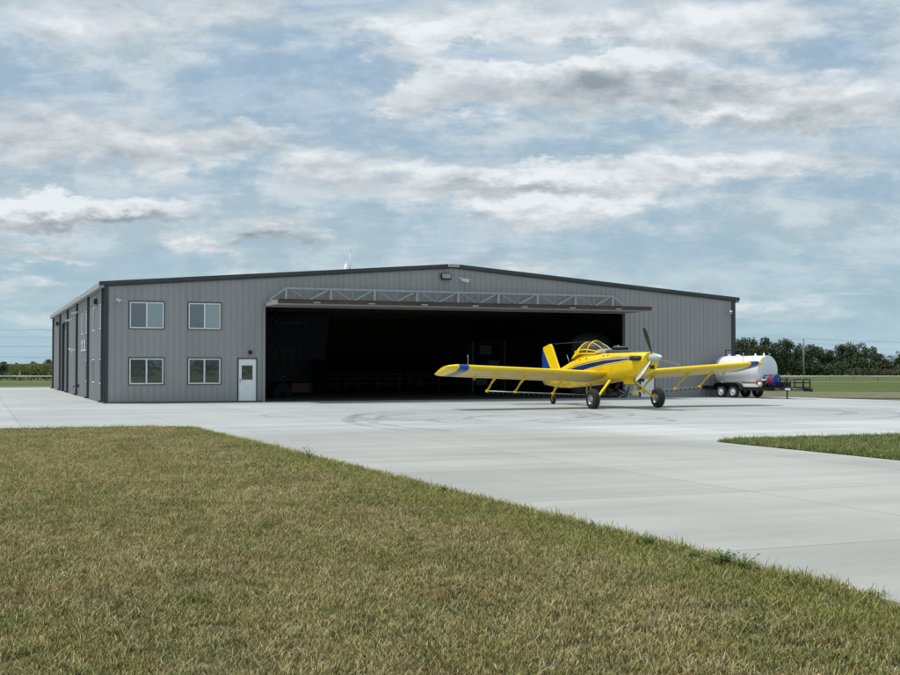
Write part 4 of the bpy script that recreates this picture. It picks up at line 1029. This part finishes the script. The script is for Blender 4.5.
# landing gear
for sy in (-1, 1):
    m = MB(); P = [(-.35,.55,1.18,.17),(-.22,.85,.92,.15),(-.10,1.15,.66,.125),(-.02,1.36,.44,.11),(0,1.41,.36,.10)]
    vs = []
    for u, v, z, w_ in P:
        nx, nz = .62*.03, .78*.03
        vs += [(u-w_/2, sy*(v-nx), z-nz), (u+w_/2, sy*(v-nx), z-nz), (u+w_/2, sy*(v+nx), z+nz), (u-w_/2, sy*(v+nx), z+nz)]
    m.add(vs, [(4*i+k,4*i+(k+1)%4,4*i+4+(k+1)%4,4*i+4+k) for i in range(4) for k in range(4)]+[(0,1,2,3),(16,17,18,19)])
    m.tube([(0,sy*1.36,.41),(0,sy*1.62,.41)], .035, 8)
    m.obj('gear_leg', M['yellow'], ac, bevel=.012)
    wh = empty('wheel', (0,sy*1.57,.415), (0,0,0), ac)
    m = MB(); m.lathe([(.20,-.115),(.30,-.13),(.375,-.12),(.408,-.09),(.415,-.045),(.415,.045),(.408,.09),(.375,.12),(.30,.13),(.20,.115)], 36, 'y')
    for q in (-.06,0,.06): m.lathe([(.416,q-.008),(.4165,q),(.416,q+.008)], 36, 'y')
    m.obj('tyre', M['rubber'], wh)
    m = MB(); m.lathe([(.205,-.125),(.19,-.10),(.12,-.07),(.10,-.10),(.05,-.12),(.001,-.12)], 24, 'y'); m.lathe([(.205,.125),(.19,.10),(.12,.07),(.10,.10),(.05,.12),(.001,.12)], 24, 'y'); m.obj('rim', M['rim'], wh)
    m = MB(); m.box((.05,sy*1.36-.05,.40),(.16,sy*1.36+.04,.58)); bc = m.obj('brake_caliper', M['steel'], wh); bc.location = (0,-sy*1.57,-.415)
m = MB(); m.box((-.62,-1.42,.62),(-.46,-1.24,1.04)); 
tw = MB(); tw.tube([(-6.1,0,.84),(-6.32,0,.60),(-6.38,0,.42)], [.07,.05,.04], 8)
for s in (-.085, .085): tw.tube([(-6.38,0,.42),(-6.38,s,.36),(-6.42,s,.2)], .025, 6)
tw.obj('tail_strut', M['yellowdirty'], ac)
wh = empty('tail_wheel', (-6.42,0,.20), (0,0,0), ac)
m = MB(); m.lathe([(.09,-.05),(.16,-.062),(.195,-.04),(.20,0),(.195,.04),(.16,.062),(.09,.05)], 24, 'y'); m.obj('tyre', M['rubber'], wh)
m = MB(); m.lathe([(.092,-.045),(.05,-.03),(.001,-.05)], 16, 'y'); m.lathe([(.092,.045),(.05,.03),(.001,.05)], 16, 'y'); m.obj('rim', M['rim'], wh)
m = MB(); m.tube([(-4.75,0,1.85),(-5.05,0,2.28)], .012, 5); m.obj('antenna', M['steel'], ac)
m = MB(); m.tube([(-3.0,0,2.86),(-6.55,0,2.80)], .006, 4); m.obj('deflector_cable', M['wire'], ac)
m = MB(); m.tube([(-1.42,0,2.47),(-1.9,0,2.75),(-2.37,0,2.92)], .012, 5); m.obj('wire_cutter', M['black'], ac)
# small stencils / fuel caps near the cowl
for u, z in ((-2.95,2.05),(-2.35,2.1),(-.95,2.2),(-.62,2.22)):
    m = MB(); y = yside(u, z)+.004; m.box((u-.05,-y-.004,z-.03),(u+.05,-y+.02,z+.03)); m.obj('vent_plate', M['exhaust'], fus)

# ------------------------------------------------------------------ nurse tank trailer
TA = math.atan2(-.82,.57)
tl = empty('tank_trailer', (16.42,67.30,0), (0,0,TA)); tag(tl, 'tandem axle trailer with white cylindrical tank beside the hangar corner', 'tank trailer')
m = MB(); rr = .82; zc = 1.53; xs0, xs1 = -1.15, 2.0
m.lathe([(.001,-.30-0+xs0+.0),(.25,xs0-.29),(.5,xs0-.22),(.7,xs0-.10),(rr,xs0+.02),(rr,xs1-.02)], 48, 'x', (0,0,zc))
tk = m.obj('tank_shell', M['tank'], tl)
m = MB(); m.lathe([(rr,xs1-.02),(rr+.006,xs1),(rr-.02,xs1+.012),(.5,xs1+.03),(.001,xs1+.035)], 48, 'x', (0,0,zc)); m.obj('tank_head', M['tankend'], tk)
for x in (-.5,.45,1.3):
    m = MB(); m.lathe([(rr+.002,x),(rr+.007,x+.015),(rr+.002,x+.03)], 48, 'x', (0,0,zc)); m.obj('weld_band', M['tankend'], tk)
for x, r_, h_ in ((-.75,.09,.12),(.0,.22,.08),(1.15,.06,.13),(1.75,.05,.16)):
    m = MB(); m.lathe([(r_,0),(r_,h_),(.001,h_+.01)], 14, 'z', (x,0,zc+rr-.02)); m.obj('fill_cap', M['tank'], tk)
m = MB()
for sy in (-1, 1):
    m.box((-1.9,sy*.62-.05,.42),(3.0,sy*.62+.05,.62))
    bar_ = [(3.0,sy*.62,.52),(4.55,sy*.12,.52)]; m.tube(bar_, .06, 4)
for x in (-1.9,-.9,.9,2.2,2.9): m.box((x,-.95,.44),(x+.08,.95,.60))
m.box((-1.9,-1.0,.5),(-1.82,1.0,.66)); m.box((-1.9,-1.0,.44),(-1.1,-.92,.56)); m.box((-1.9,.92,.44),(-1.1,1.0,.56)); m.box((1.1,-1.0,.44),(2.9,-.93,.60)); m.box((1.1,.93,.44),(2.9,1.0,.60))
m.obj('chassis', M['black'], tl, bevel=.008)
for x in (-.8,.5,1.7):
    m = MB(); m.prism([(-.6,.0),(.6,.0),(.72,.35),(.4,.18),(0,.11),(-.4,.18),(-.72,.35)], .08, Matrix.Translation((x,0,.62)) @ Matrix.Rotation(R(90),4,'Z') @ Matrix.Rotation(R(90),4,'X')); m.obj('saddle', M['tank'], tl)
for y in (-.70,.55):
    m = MB(); m.box((-1.0,y,.62),(1.95,y+.15,.80)); m.obj('skirt', M['tank'], tl)
for sy in (-1, 1):
    m = MB(); w0, w1 = sorted((sy*.80, sy*1.16)); pr_ = [(-1.02,.45),(-.92,.72),(-.75,.84),(.75,.84),(.92,.72),(1.02,.45)]
    m.add([(x,w0,z) for x,z in pr_]+[(x,w1,z) for x,z in pr_]+[(x,w0,z-.03) for x,z in pr_]+[(x,w1,z-.03) for x,z in pr_], [(i,i+1,7+i,6+i) for i in range(5)]+[(12+i,18+i,19+i,13+i) for i in range(5)]+[(6+i,7+i,19+i,18+i) for i in range(5)])
    m.add([(x,sy*.80,z) for x,z in pr_]+[(1.02,sy*.80,.42),(-1.02,sy*.80,.42)], [tuple(range(8))])
    m.obj('fender', M['black'], tl)
    for x in (-.44,.44):
        wh = empty('wheel', (x,sy*.98,.345), (0,0,0), tl)
        t_ = MB(); t_.lathe([(.20,-.10),(.30,-.115),(.338,-.09),(.345,-.04),(.345,.04),(.338,.09),(.30,.115),(.20,.10)], 30, 'y'); t_.obj('tyre', M['rubber'], wh)
        t_ = MB(); t_.lathe([(.215,sy*.105),(.20,sy*.06),(.17,sy*.05),(.09,sy*.08),(.07,sy*.12),(.001,sy*.125)], 24, 'y')
        wr = t_.obj('rim', M['white'], wh)
        t_ = MB()
        for q in range(6): a_ = q*math.pi/3; t_.lathe([(.016,0),(.016,sy*.02),(.001,sy*.021)], 6, 'y', (.125*math.cos(a_),sy*.07,.125*math.sin(a_)))
        t_.obj('lug_nuts', M['dark'], wr)
# front deck machinery
m = MB(); m.tube([(2.45,-.2,.95),(2.86,-.2,.95)], .12, 14); m.obj('reel_hub', M['reelblue'], tl)
for x in (2.46, 2.80):
    m = MB(); m.lathe([(.001,x-.015),(.36,x-.02),(.385,x),(.36,x+.02),(.30,x+.012),(.12,x+.03),(.001,x+.04)], 30, 'x', (0,-.2,.95)); m.obj('reel_disc', M['reelblue'], tl)
m = MB(); m.box((2.40,-.55,.60),(2.92,.15,.66)); m.box((2.84,-.25,.62),(2.90,-.15,.95)); m.obj('reel_stand', M['black'], tl)
m = MB()
for k in range(5):
    for q in (.20,.27,.33): m.tube([(2.51+.062*k,-.2+q*math.cos(a_/20*6.283),.95+q*math.sin(a_/20*6.283)) for a_ in range(20)], .031, 6, closed=True)
m.obj('hose_coil', M['hosered'], tl)
m = MB(); m.tube([(2.62,-.35,.75),(2.5,-.6,.9),(2.35,-.7,.7),(2.2,-.6,.62)], .035, 8); m.obj('hose_end', M['hosered'], tl)
m = MB(); m.box((2.1,-.75,.64),(2.4,-.35,.95)); m.tube([(2.2,-.5,.95),(2.2,-.5,1.12)], .05, 8); en = m.obj('engine', M['black'], tl, bevel=.03)
m = MB(); m.lathe([(.001,-.10),(.10,-.10),(.13,-.04),(.13,.04),(.001,.06)], 18, 'y', (2.05,-.85,.86)); m.obj('recoil_cover', M['hosered'], en)
m = MB(); m.box((2.12,-.70,.95),(2.38,-.45,1.06)); m.obj('fuel_tank', M['white'], en, bevel=.03)
m = MB(); m.lathe([(.001,-.11),(.10,-.10),(.13,0),(.10,.10),(.001,.11)], 18, 'x', (2.25,-.92,.78)); m.tube([(2.2,-.9,.7),(2.15,-.7,.62)], .05, 8); m.obj('transfer_pump', M['white'], tl)
m = MB(); m.tube([(2.15,-.55,1.0),(2.2,-.5,1.25),(2.5,-.3,1.28),(2.6,-.2,1.1)], .035, 8); m.obj('hose', M['black'], tl)
# tongue rack
m = MB()
for z in (.62,.88,1.06):
    m.tube([(3.15,-.55,z),(4.0,-.55,z),(4.62,-.3,z),(4.62,.3,z),(4.0,.55,z),(3.15,.55,z)], .034, 6)
for x, y in ((3.2,-.55),(3.6,-.55),(4.0,-.55),(4.62,-.3),(4.62,.3),(4.0,.55),(3.4,.55)): m.tube([(x,y,.55),(x,y,1.08)], .036, 6)
m.obj('tongue_rack', M['black'], tl)
m = MB(); m.box((3.15,-.45,.62),(3.5,.1,.92)); m.obj('battery_box', M['black'], tl, bevel=.02)
m = MB(); m.tube([(3.62,-.35,.05),(3.62,-.35,.60)], .04, 10); m.tube([(3.62,-.35,.55),(3.62,-.35,1.18)], .055, 10); m.lathe([(.001,0),(.12,0),(.12,.03),(.001,.03)], 14, 'z', (3.62,-.35,.003)); m.tube([(3.62,-.35,1.15),(3.62,-.55,1.17)], .015, 6); m.obj('jack', M['black'], tl)
m = MB(); m.box((3.72,-.62,.48),(4.05,-.59,.58)); m.obj('reflector_plate', M['white'], tl)
m = MB(); m.box((4.5,-.1,.42),(4.95,.1,.58)); m.lathe([(.001,0),(.07,0),(.07,.12),(.001,.12)], 12, 'z', (4.95,0,.40)); m.obj('coupler', M['black'], tl)
m = MB(); m.tube([(-.9,-.15,zc+rr),(-.9,-.15,zc+rr+.32),(-.3,-.1,zc+rr+.35),(.6,.1,zc+rr+.3),(.6,.1,zc+rr)], .03, 8); m.box((.0,-.15,zc+rr+.05),(.55,.2,zc+rr+.22)); m.obj('top_pipework', M['dark'], tl)
ug = empty('white_canister', (17.6,72.2,0)); ug.location = (17.05,72.0,0)
m = MB(); m.tube([(0,0,0),(0,0,2.3)], .05, 8); m.obj('post', M['rail'], ug)
m = MB(); m.lathe([(.001,2.2),(.16,2.2),(.16,2.62),(.10,2.72),(.001,2.74)], 16); m.obj('canister', M['white'], ug)
tag(ug, 'white canister on a post standing behind the tank trailer', 'canister')

# ------------------------------------------------------------------ trees
def crown_mesh(name, rs, mat, nleaf=2600, ls=.055, low=.04, squash=1.0):
    """unit crown: width about 1, height 1, base z=0"""
    rnd = random.Random(rs); mb = MB(); lobes = []
    for i in range(13):
        a = rnd.random()*6.283; q = rnd.uniform(0,.30); z = rnd.uniform(.16,.84); w = .31*(1-abs(z-.42)*.75)
        q *= (1.15-z)*1.35
        lobes.append((q*math.cos(a), q*math.sin(a), z, w*rnd.uniform(.55,.95), rnd.uniform(.10,.19)))
    for i in range(5):
        a = rnd.random()*6.283; lobes.append((rnd.uniform(.1,.4)*math.cos(a), rnd.uniform(.1,.4)*math.sin(a), rnd.uniform(low+.05,.3), rnd.uniform(.12,.22), rnd.uniform(.09,.15)))
    for i in range(5):
        lobes.append((rnd.uniform(-.18,.18), rnd.uniform(-.18,.18), rnd.uniform(.82,.95), rnd.uniform(.05,.12), rnd.uniform(.05,.09)))
    wts = [l[3]*l[3] for l in lobes]
    for i in range(nleaf):
        l = rnd.choices(lobes, wts)[0]
        d = Vector((rnd.gauss(0,1), rnd.gauss(0,1), rnd.gauss(0,1))).normalized()*(rnd.random()**.33)*rnd.uniform(.9,1.12)
        p = Vector((l[0]+d.x*l[3], l[1]+d.y*l[3], max(low, l[2]+d.z*l[4]*1.2)))
        nrm = Vector((rnd.gauss(0,1), rnd.gauss(0,1), rnd.gauss(.3,1))).normalized(); u = nrm.orthogonal().normalized(); w = nrm.cross(u); s = ls*rnd.uniform(.4,1.0)
        k = rnd.uniform(.5,1)
        mb.add([p-u*s*.6, p-w*s*.4*k, p+u*s*.6, p+w*s*.4*k], [(0,1,2,3)])
    return mb.mesh(name, mat)
def trunk_mesh(rs):
    rnd = random.Random(rs); mb = MB(); mb.tube([(0,0,0),(.01,.0,.25),(.0,.01,.55)], [.035,.026,.012], 7)
    for k in range(6):
        a = rnd.random()*6.283; z = rnd.uniform(.15,.4); mb.tube([(0,0,z),(.14*math.cos(a),.14*math.sin(a),z+.15),(.26*math.cos(a),.26*math.sin(a),z+.35)], [.014,.008,.003], 5)
    return mb.mesh('trunk', M['bark'])
crowns = [crown_mesh('crown', 11+i, M['leaf'], 4600, .06) for i in range(5)]
bcrowns = [crown_mesh('crown', 31+i, M['leafbrown'], 3600, .06) for i in range(2)]
trunks = [trunk_mesh(i) for i in range(3)]
def tree(px, ytop, wpx, Y, lab, kind='leaf', group='trees along the far field edge', name='tree', i=0, cat='tree'):
    X = (px-450)/1187*Y; h = 1.75+(366.5-ytop)*Y/1187; w = wpx*Y/1187
    r_ = empty(name, (X, Y, -.06), (0,0,random.random()*6.28))
    cm_ = (crowns if kind == 'leaf' else bcrowns); c = shared('crown', cm_[i % len(cm_)], r_); c.scale = (w*1.6, w*1.4, h*1.05)
    t_ = shared('trunk', trunks[i % 3], r_); t_.scale = (w*.8, w*.8, h)
    tag(r_, lab, cat, group)
TR = [(727,343,20,'l','tree half hidden by the hangar right corner'),(738,340,22,'l','first tree right of the hangar corner, behind the tank'),(750,337,22,'l','tall tree directly above the white tank'),(763,338,24,'l','tall rounded tree over the tank front end'),
      (775,343,20,'l','lower tree between the tank and the utility pole'),(786,341,22,'l','tree just left of the wooden utility pole'),(798,345,20,'l','tree directly behind the wooden utility pole'),(810,344,22,'l','tree just right of the wooden utility pole'),
      (820,347,20,'l','second tree right of the utility pole'),(830,350,18,'l','lowest dark tree midway along the right row'),(842,346,20,'l','left shoulder tree of the big dark clump'),(852,344,26,'l','biggest darkest tree of the right row'),
      (863,347,20,'l','tree right against the biggest darkest tree'),(873,347,15,'l','slim tree at the right end of the dark clump'),(881,354,18,'b','low brownish tree next to the dark clump'),(891,356,20,'b','pale brown bushy tree near the right edge'),
      (903,352,20,'l','green tree at the far right edge'),(917,348,24,'l','tree just outside the right edge of the view')]
for i, (px, yt, w, k, lab) in enumerate(TR):
    tree(px, yt, w, 236+random.uniform(-7,7), lab, 'leaf' if k == 'l' else 'brown', i=i)
for i, (px, yt, w, Y, lab) in enumerate([(50,359,13,330,'round dark tree beyond the crop field beside the hangar'),(33,361.5,9,340,'small tree on the horizon left of the round dark tree'),(17,362.8,6,345,'tiny far tree on the left horizon'),(4,362,9,345,'far tree at the left edge on the horizon')]):
    tree(px, yt, w, Y, lab, i=i+2, group='trees on the left horizon')
tree(4, 364, 13, 212, 'dark green bush standing before the crop field at the left edge', name='bush', i=3, group='bushes', cat='bush')
# undergrowth
def leafbelt(name, x0, x1, Y, dY, hmax, n, s, mat, lab, cat, rs=5):
    rnd = random.Random(rs); mb = MB()
    for i in range(n):
        x = rnd.uniform(x0,x1); hh = hmax*(.55+.45*mnoise.noise(Vector((x*.12, Y*.01, rs)))+.0)
        p = Vector((x, Y+rnd.uniform(-dY,dY), rnd.random()**.8*hh)); nrm = Vector((rnd.gauss(0,1), rnd.gauss(0,1), rnd.gauss(.3,1))).normalized(); u = nrm.orthogonal().normalized(); w = nrm.cross(u); q = s*rnd.uniform(.4,1)
        mb.add([p-u*q, p-w*q*.5, p+u*q, p+w*q*.5], [(0,1,2,3)])
    return tag(mb.obj(name, mat, fixn=False), lab, cat, kind='stuff')
leafbelt('undergrowth', 45, 108, 231, 3, 5.4, 12000, .35, M['leaf'], 'dense dark undergrowth filling the foot of the tree row', 'undergrowth')
leafbelt('undergrowth', 76, 108, 226, 2, 2.4, 3000, .3, M['leafbrown'], 'brownish scrub before the trees at far right', 'scrub', 8)
leafbelt('distant_wood', -260, 260, -150, 14, 11, 9000, 1.3, M['leaf'], 'distant wood behind the viewer mirrored in the hangar windows', 'wood', 9)
# crop field
rnd = random.Random(3); mb = MB()
for i in range(9000):
    Y = 229+rnd.random()**1.5*50; x = rnd.uniform(-115,-72)*Y/230; h = 2.15+.12*math.sin(x*.3)+rnd.uniform(-.15,.15)
    a = rnd.random()*3.14; c, s = math.cos(a)*.35, math.sin(a)*.35; z = rnd.uniform(.1,h-.3)
    mb.add([(x-c,Y-s,z-.1),(x,Y,z-.35),(x+c,Y+s,z+.1),(x,Y,z+.3)], [(0,1,2,3)], 0)
    if rnd.random() < .45: mb.add([(x-.05,Y,h-.35),(x+.05,Y,h-.35),(x+.14,Y,h),(x-.12,Y,h-.02)], [(0,1,2,3)], 1)
tag(mb.obj('crop_field', [M['corn'], M['corntop']], fixn=False), 'ripening tan green maize field on the left horizon', 'crop field', kind='stuff')
leafbelt('roadside_weeds', -72, -44, 158, 4, 1.5, 2600, .28, M['leaf'], 'strip of tall weeds behind the pale left guard rail', 'weeds', 12)
# guard rails
def guardrail(x0, x1, Y, lab):
    r_ = empty('guard_rail', (x0,Y,0)); tag(r_, lab, 'guard rail', 'pale guard rails along the far road')
    m = MB(); Lx = x1-x0; m.loft([[(x,0,.44),(x,-.04,.47),(x,0,.50),(x,-.04,.54),(x,0,.57),(x,.03,.57),(x,.03,.44)] for x in (0,Lx)], smooth=False); m.obj('rail', M['rail'], r_)
    pm = MB(); pm.box((-.05,.03,-.06),(.07,.17,.60)); pmm = pm.mesh('post', M['wood'])
    k = 0
    while k < Lx and k < 99*3: shared('post', pmm, r_, (k,0,0)); k += 3
guardrail(-78, -30, 150, 'pale guard rail crossing the grass left of the hangar')
guardrail(30, 95, 150, 'pale guard rail crossing the grass right of the hangar')
# poles and wires
def pole(X, Y, h, lab, group='wooden utility poles'):
    r_ = empty('utility_pole', (X,Y,-.06)); tag(r_, lab, 'utility pole', group)
    m = MB(); m.tube([(0,0,0),(0,0,h)], [.17,.11], 10); m.obj('shaft', M['wood'], r_)
    m = MB(); m.tube([(0,0,h-.02),(0,0,h+.2)], [.05,.04], 8); m.obj('insulator', M['gutter'], r_)
    return r_
pole(59.3,199,6.4,'bare wooden utility pole rising before the right hand trees')
pole(-45,148,3.0,'short wooden post by the left guard rail') if False else None
fp = empty('fence_post', (-54.5,150.5,-.06)); m = MB(); m.tube([(0,0,0),(0,0,1.05)], .13, 8); m.obj('post', M['wood'], fp); tag(fp, 'stout grey post standing at the left guard rail', 'post')
def wires(name, pts, r_, lab):
    for i, (a, b, sag) in enumerate(pts):
        A, B = Vector(a), Vector(b); m = MB()
        m.tube([A.lerp(B, t/16)+Vector((0,0,-sag*4*(t/16)*(1-t/16))) for t in range(17)], r_, 4)
        o_ = m.obj(name, M['wire'], fixn=False); tag(o_, lab[i], 'wire', 'overhead wires')
pole(-160,250,11.5,'tall utility pole out of view on the left'); pole(10,250,11.5,'tall utility pole hidden behind the hangar')
wires('overhead_wire', [((-160,250,z+.35),(10,250,z-.2),.6) for z in (9.9,8.35,6.4,4.2)], .022, ['topmost of the four wires crossing the left sky','second wire from the top in the left sky','third wire from the top in the left sky','lowest of the four wires crossing the left sky'])
wires('overhead_wire', [((59.3,199,6.4),(128,235,7.2),.7),((59.3,199,5.9),(128,235,4.2),.9),((-5,280,8.5),(59.3,199,6.3),.8)], .013, ['upper wire running right from the bare pole','lower wire running right from the bare pole','wire running left from the bare pole behind the hangar'])

# ------------------------------------------------------------------ sky and light
SUN = Vector((-.45,.06,1)).normalized()
sl = bpy.data.lights.new('sun', 'SUN'); so = bpy.data.objects.new('sun', sl); COL.objects.link(so)
sl.energy = 3.0; sl.angle = R(1.5); sl.color = (1,.965,.91)
so.rotation_euler = (-SUN).to_track_quat('-Z', 'Y').to_euler(); so.location = (-20,-20,40)
w = bpy.data.worlds.new('World'); sc.world = w; w.use_nodes = True
nt = NT(w.node_tree); out = nt.n['World Output']; bg = nt.n['Background']
sky = nt.node('ShaderNodeTexSky'); sky.sky_type = 'NISHITA'; sky.sun_disc = False
sky.sun_elevation = math.asin(SUN.z); sky.sun_rotation = math.atan2(SUN.x, SUN.y); sky.air_density = 1.0; sky.dust_density = 1.6; sky.ozone_density = 1.5
tc = nt.node('ShaderNodeTexCoord'); dv = nt.vmath('NORMALIZE', tc.outputs['Generated'])
sep = nt.node('ShaderNodeSeparateXYZ'); nt.l.new(dv, sep.inputs[0]); X_, Y_, Z_ = sep.outputs
zc_ = nt.math('MAXIMUM', Z_, 0.0)
def cloudP(dz, k):
    den = nt.math('ADD', nt.math('ADD', zc_, dz), k); c = nt.node('ShaderNodeCombineXYZ')
    nt.put(c.inputs[0], nt.math('DIVIDE', X_, den)); nt.put(c.inputs[1], nt.math('DIVIDE', Y_, den)); return c.outputs[0]
# soft spots in direction space (x/y, z/y): they only steer where the noise makes cloud
def n2d(vec, scale, detail, rough, dist=0.0, out=0):
    n = nt.node('ShaderNodeTexNoise'); n.noise_dimensions = '2D'; n.inputs['Scale'].default_value = scale
    n.inputs['Detail'].default_value = detail; n.inputs['Roughness'].default_value = rough; n.inputs['Distortion'].default_value = dist
    nt.l.new(vec, n.inputs['Vector']); return n.outputs[out]
yy = nt.math('MAXIMUM', Y_, .05); cUV = nt.node('ShaderNodeCombineXYZ')
nt.put(cUV.inputs[0], nt.math('DIVIDE', X_, yy)); nt.put(cUV.inputs[1], nt.math('DIVIDE', Z_, yy)); UV = cUV.outputs[0]
wcol = n2d(nt.mapping(UV, (1,2.1,1)), 13, 7, .66, 0, 1)
wsep = nt.node('ShaderNodeSeparateColor'); nt.l.new(wcol, wsep.inputs[0])
UVw = nt.vmath('ADD', UV, nt.vmath('MULTIPLY', nt.vmath('SUBTRACT', wcol, (.5,.5,.5)), (.13,.05,0)))
def spots(lst):
    acc = None
    for px, py, rx, ry, amp in lst:
        m_ = nt.node('ShaderNodeMapping'); nt.l.new(UVw, m_.inputs[0]); sx, sy = 1187/(rx*1.75), 1187/(ry*1.75)
        m_.inputs['Scale'].default_value = (sx, sy, 1); m_.inputs['Location'].default_value = (-(px-450)/1187*sx, -(366.5-py)/1187*sy, 0)
        g_ = nt.node('ShaderNodeTexGradient'); g_.gradient_type = 'SPHERICAL'; nt.l.new(m_.outputs[0], g_.inputs[0])
        acc = nt.math('MULTIPLY', g_.outputs['Fac'], amp) if acc is None else nt.math('MULTIPLY_ADD', g_.outputs['Fac'], amp, acc)
    return acc
def dens(dz):
    return n2d(cloudP(dz, .20), 1.9, 9, .60, .15)
D0 = dens(0.0); D1 = dens(.010)
cover = spots([(300,85,80,26,-.34),(375,128,60,22,-.18),(545,46,75,8,-.40),(440,150,90,14,-.12),(548,150,60,9,-.14),(330,45,120,16,-.06),(780,62,60,10,-.10),
               (600,80,125,28,.36),(525,186,100,20,.36),(70,125,150,32,.26),(50,212,100,13,.42),(215,241,75,9,.30),(45,252,45,6,.25),(720,160,120,16,.26),(830,95,80,24,.22),(720,22,220,24,.22),(440,28,80,28,.26),(420,96,50,16,.26),(740,118,80,11,.24),
               (90,30,200,30,.08),(280,150,130,18,.14),(860,165,60,12,.12),(810,235,160,26,-.12),(660,245,260,14,-.14),(300,205,120,12,-.12)])
D = nt.math('ADD', nt.math('MULTIPLY_ADD', D0, .8, .09), cover)
# high streaky veil over the blue
vp = cloudP(0, .26)
veil = n2d(nt.mapping(vp, (.9,1.9,1), (0,0,-.22)), 2.3, 8, .66, .35)
vf = nt.ramp(veil, .36, .62, .46, .96)
blue = nt.mix(nt.ramp(Z_, 0, .28), (.33,.51,.61,1), (.235,.40,.62,1))
nish = nt.vmath('SCALE', sky.outputs[0], .10)
skybase = nt.mix(.8, nish, blue)
vcol = nt.mix(nt.ramp(wsep.outputs[1], .38, .62), (.43,.54,.605,1), (.62,.70,.75,1))
vcol = nt.mix(nt.ramp(Z_, .0, .15, .75, 0), vcol, (.39,.56,.64,1))
c1 = nt.mix(vf, skybase, vcol)
edge = nt.math('MULTIPLY', nt.math('SUBTRACT', D0, D1), 3.8)
lightshade = spots([(530,170,90,8,.75),(480,206,60,6,.5),(605,200,55,8,.6),(60,204,95,7,1.0),(590,58,130,10,.75),(440,22,70,24,.45),(60,10,160,16,.3),(735,112,90,6,.6),(720,152,110,6,.4),(720,14,170,14,.45),(415,88,45,8,.5),(825,78,80,10,.35),(210,235,60,4,.4),
                    (540,189,75,7,-.75),(610,92,130,14,-.6),(80,132,150,20,-.55),(70,221,100,6,-.7),(720,168,110,7,-.45),(225,245,80,6,-.5),(840,104,90,18,-.45),(740,128,80,7,-.4),(250,105,80,12,-.2)])
br = nt.math('ADD', nt.math('ADD', .56, edge), nt.math('MULTIPLY', lightshade, .95))
br = nt.math('ADD', br, nt.math('MULTIPLY', nt.math('SUBTRACT', wsep.outputs[0], .5), 1.35))
ccol = nt.mix(nt.ramp(br, -.35, 1.15, 0, 1, False), (.28,.325,.355,1), (.88,.92,.94,1))
cf = nt.ramp(D, .49, .68, 0, .84)
hz = nt.ramp(Z_, .01, .08, .35, 1)
cf = nt.math('MULTIPLY', cf, hz)
c2 = nt.mix(cf, c1, ccol)
hor = nt.ramp(Z_, -.01, .06, 1, 0)
c3 = nt.mix(nt.math('MULTIPLY', hor, .5), c2, (.375,.56,.66,1))
# brighter thin overcast towards the hidden sun overhead
ovh = nt.ramp(Z_, .35, .9, 1.0, 1.35)
c3 = nt.vmath('SCALE', c3, ovh)
nt.l.new(c3, bg.inputs['Color']); bg.inputs['Strength'].default_value = 1.0

sc.view_settings.view_transform = 'Standard'; sc.view_settings.look = 'None'; sc.view_settings.exposure = 0; sc.view_settings.gamma = 1
sc.render.engine = 'CYCLES'; sc.cycles.use_denoising = True
sc.cycles.max_bounces = 5; sc.cycles.diffuse_bounces = 3; sc.cycles.glossy_bounces = 3; sc.cycles.transparent_max_bounces = 8
sc.world.cycles.sampling_method = 'NONE'
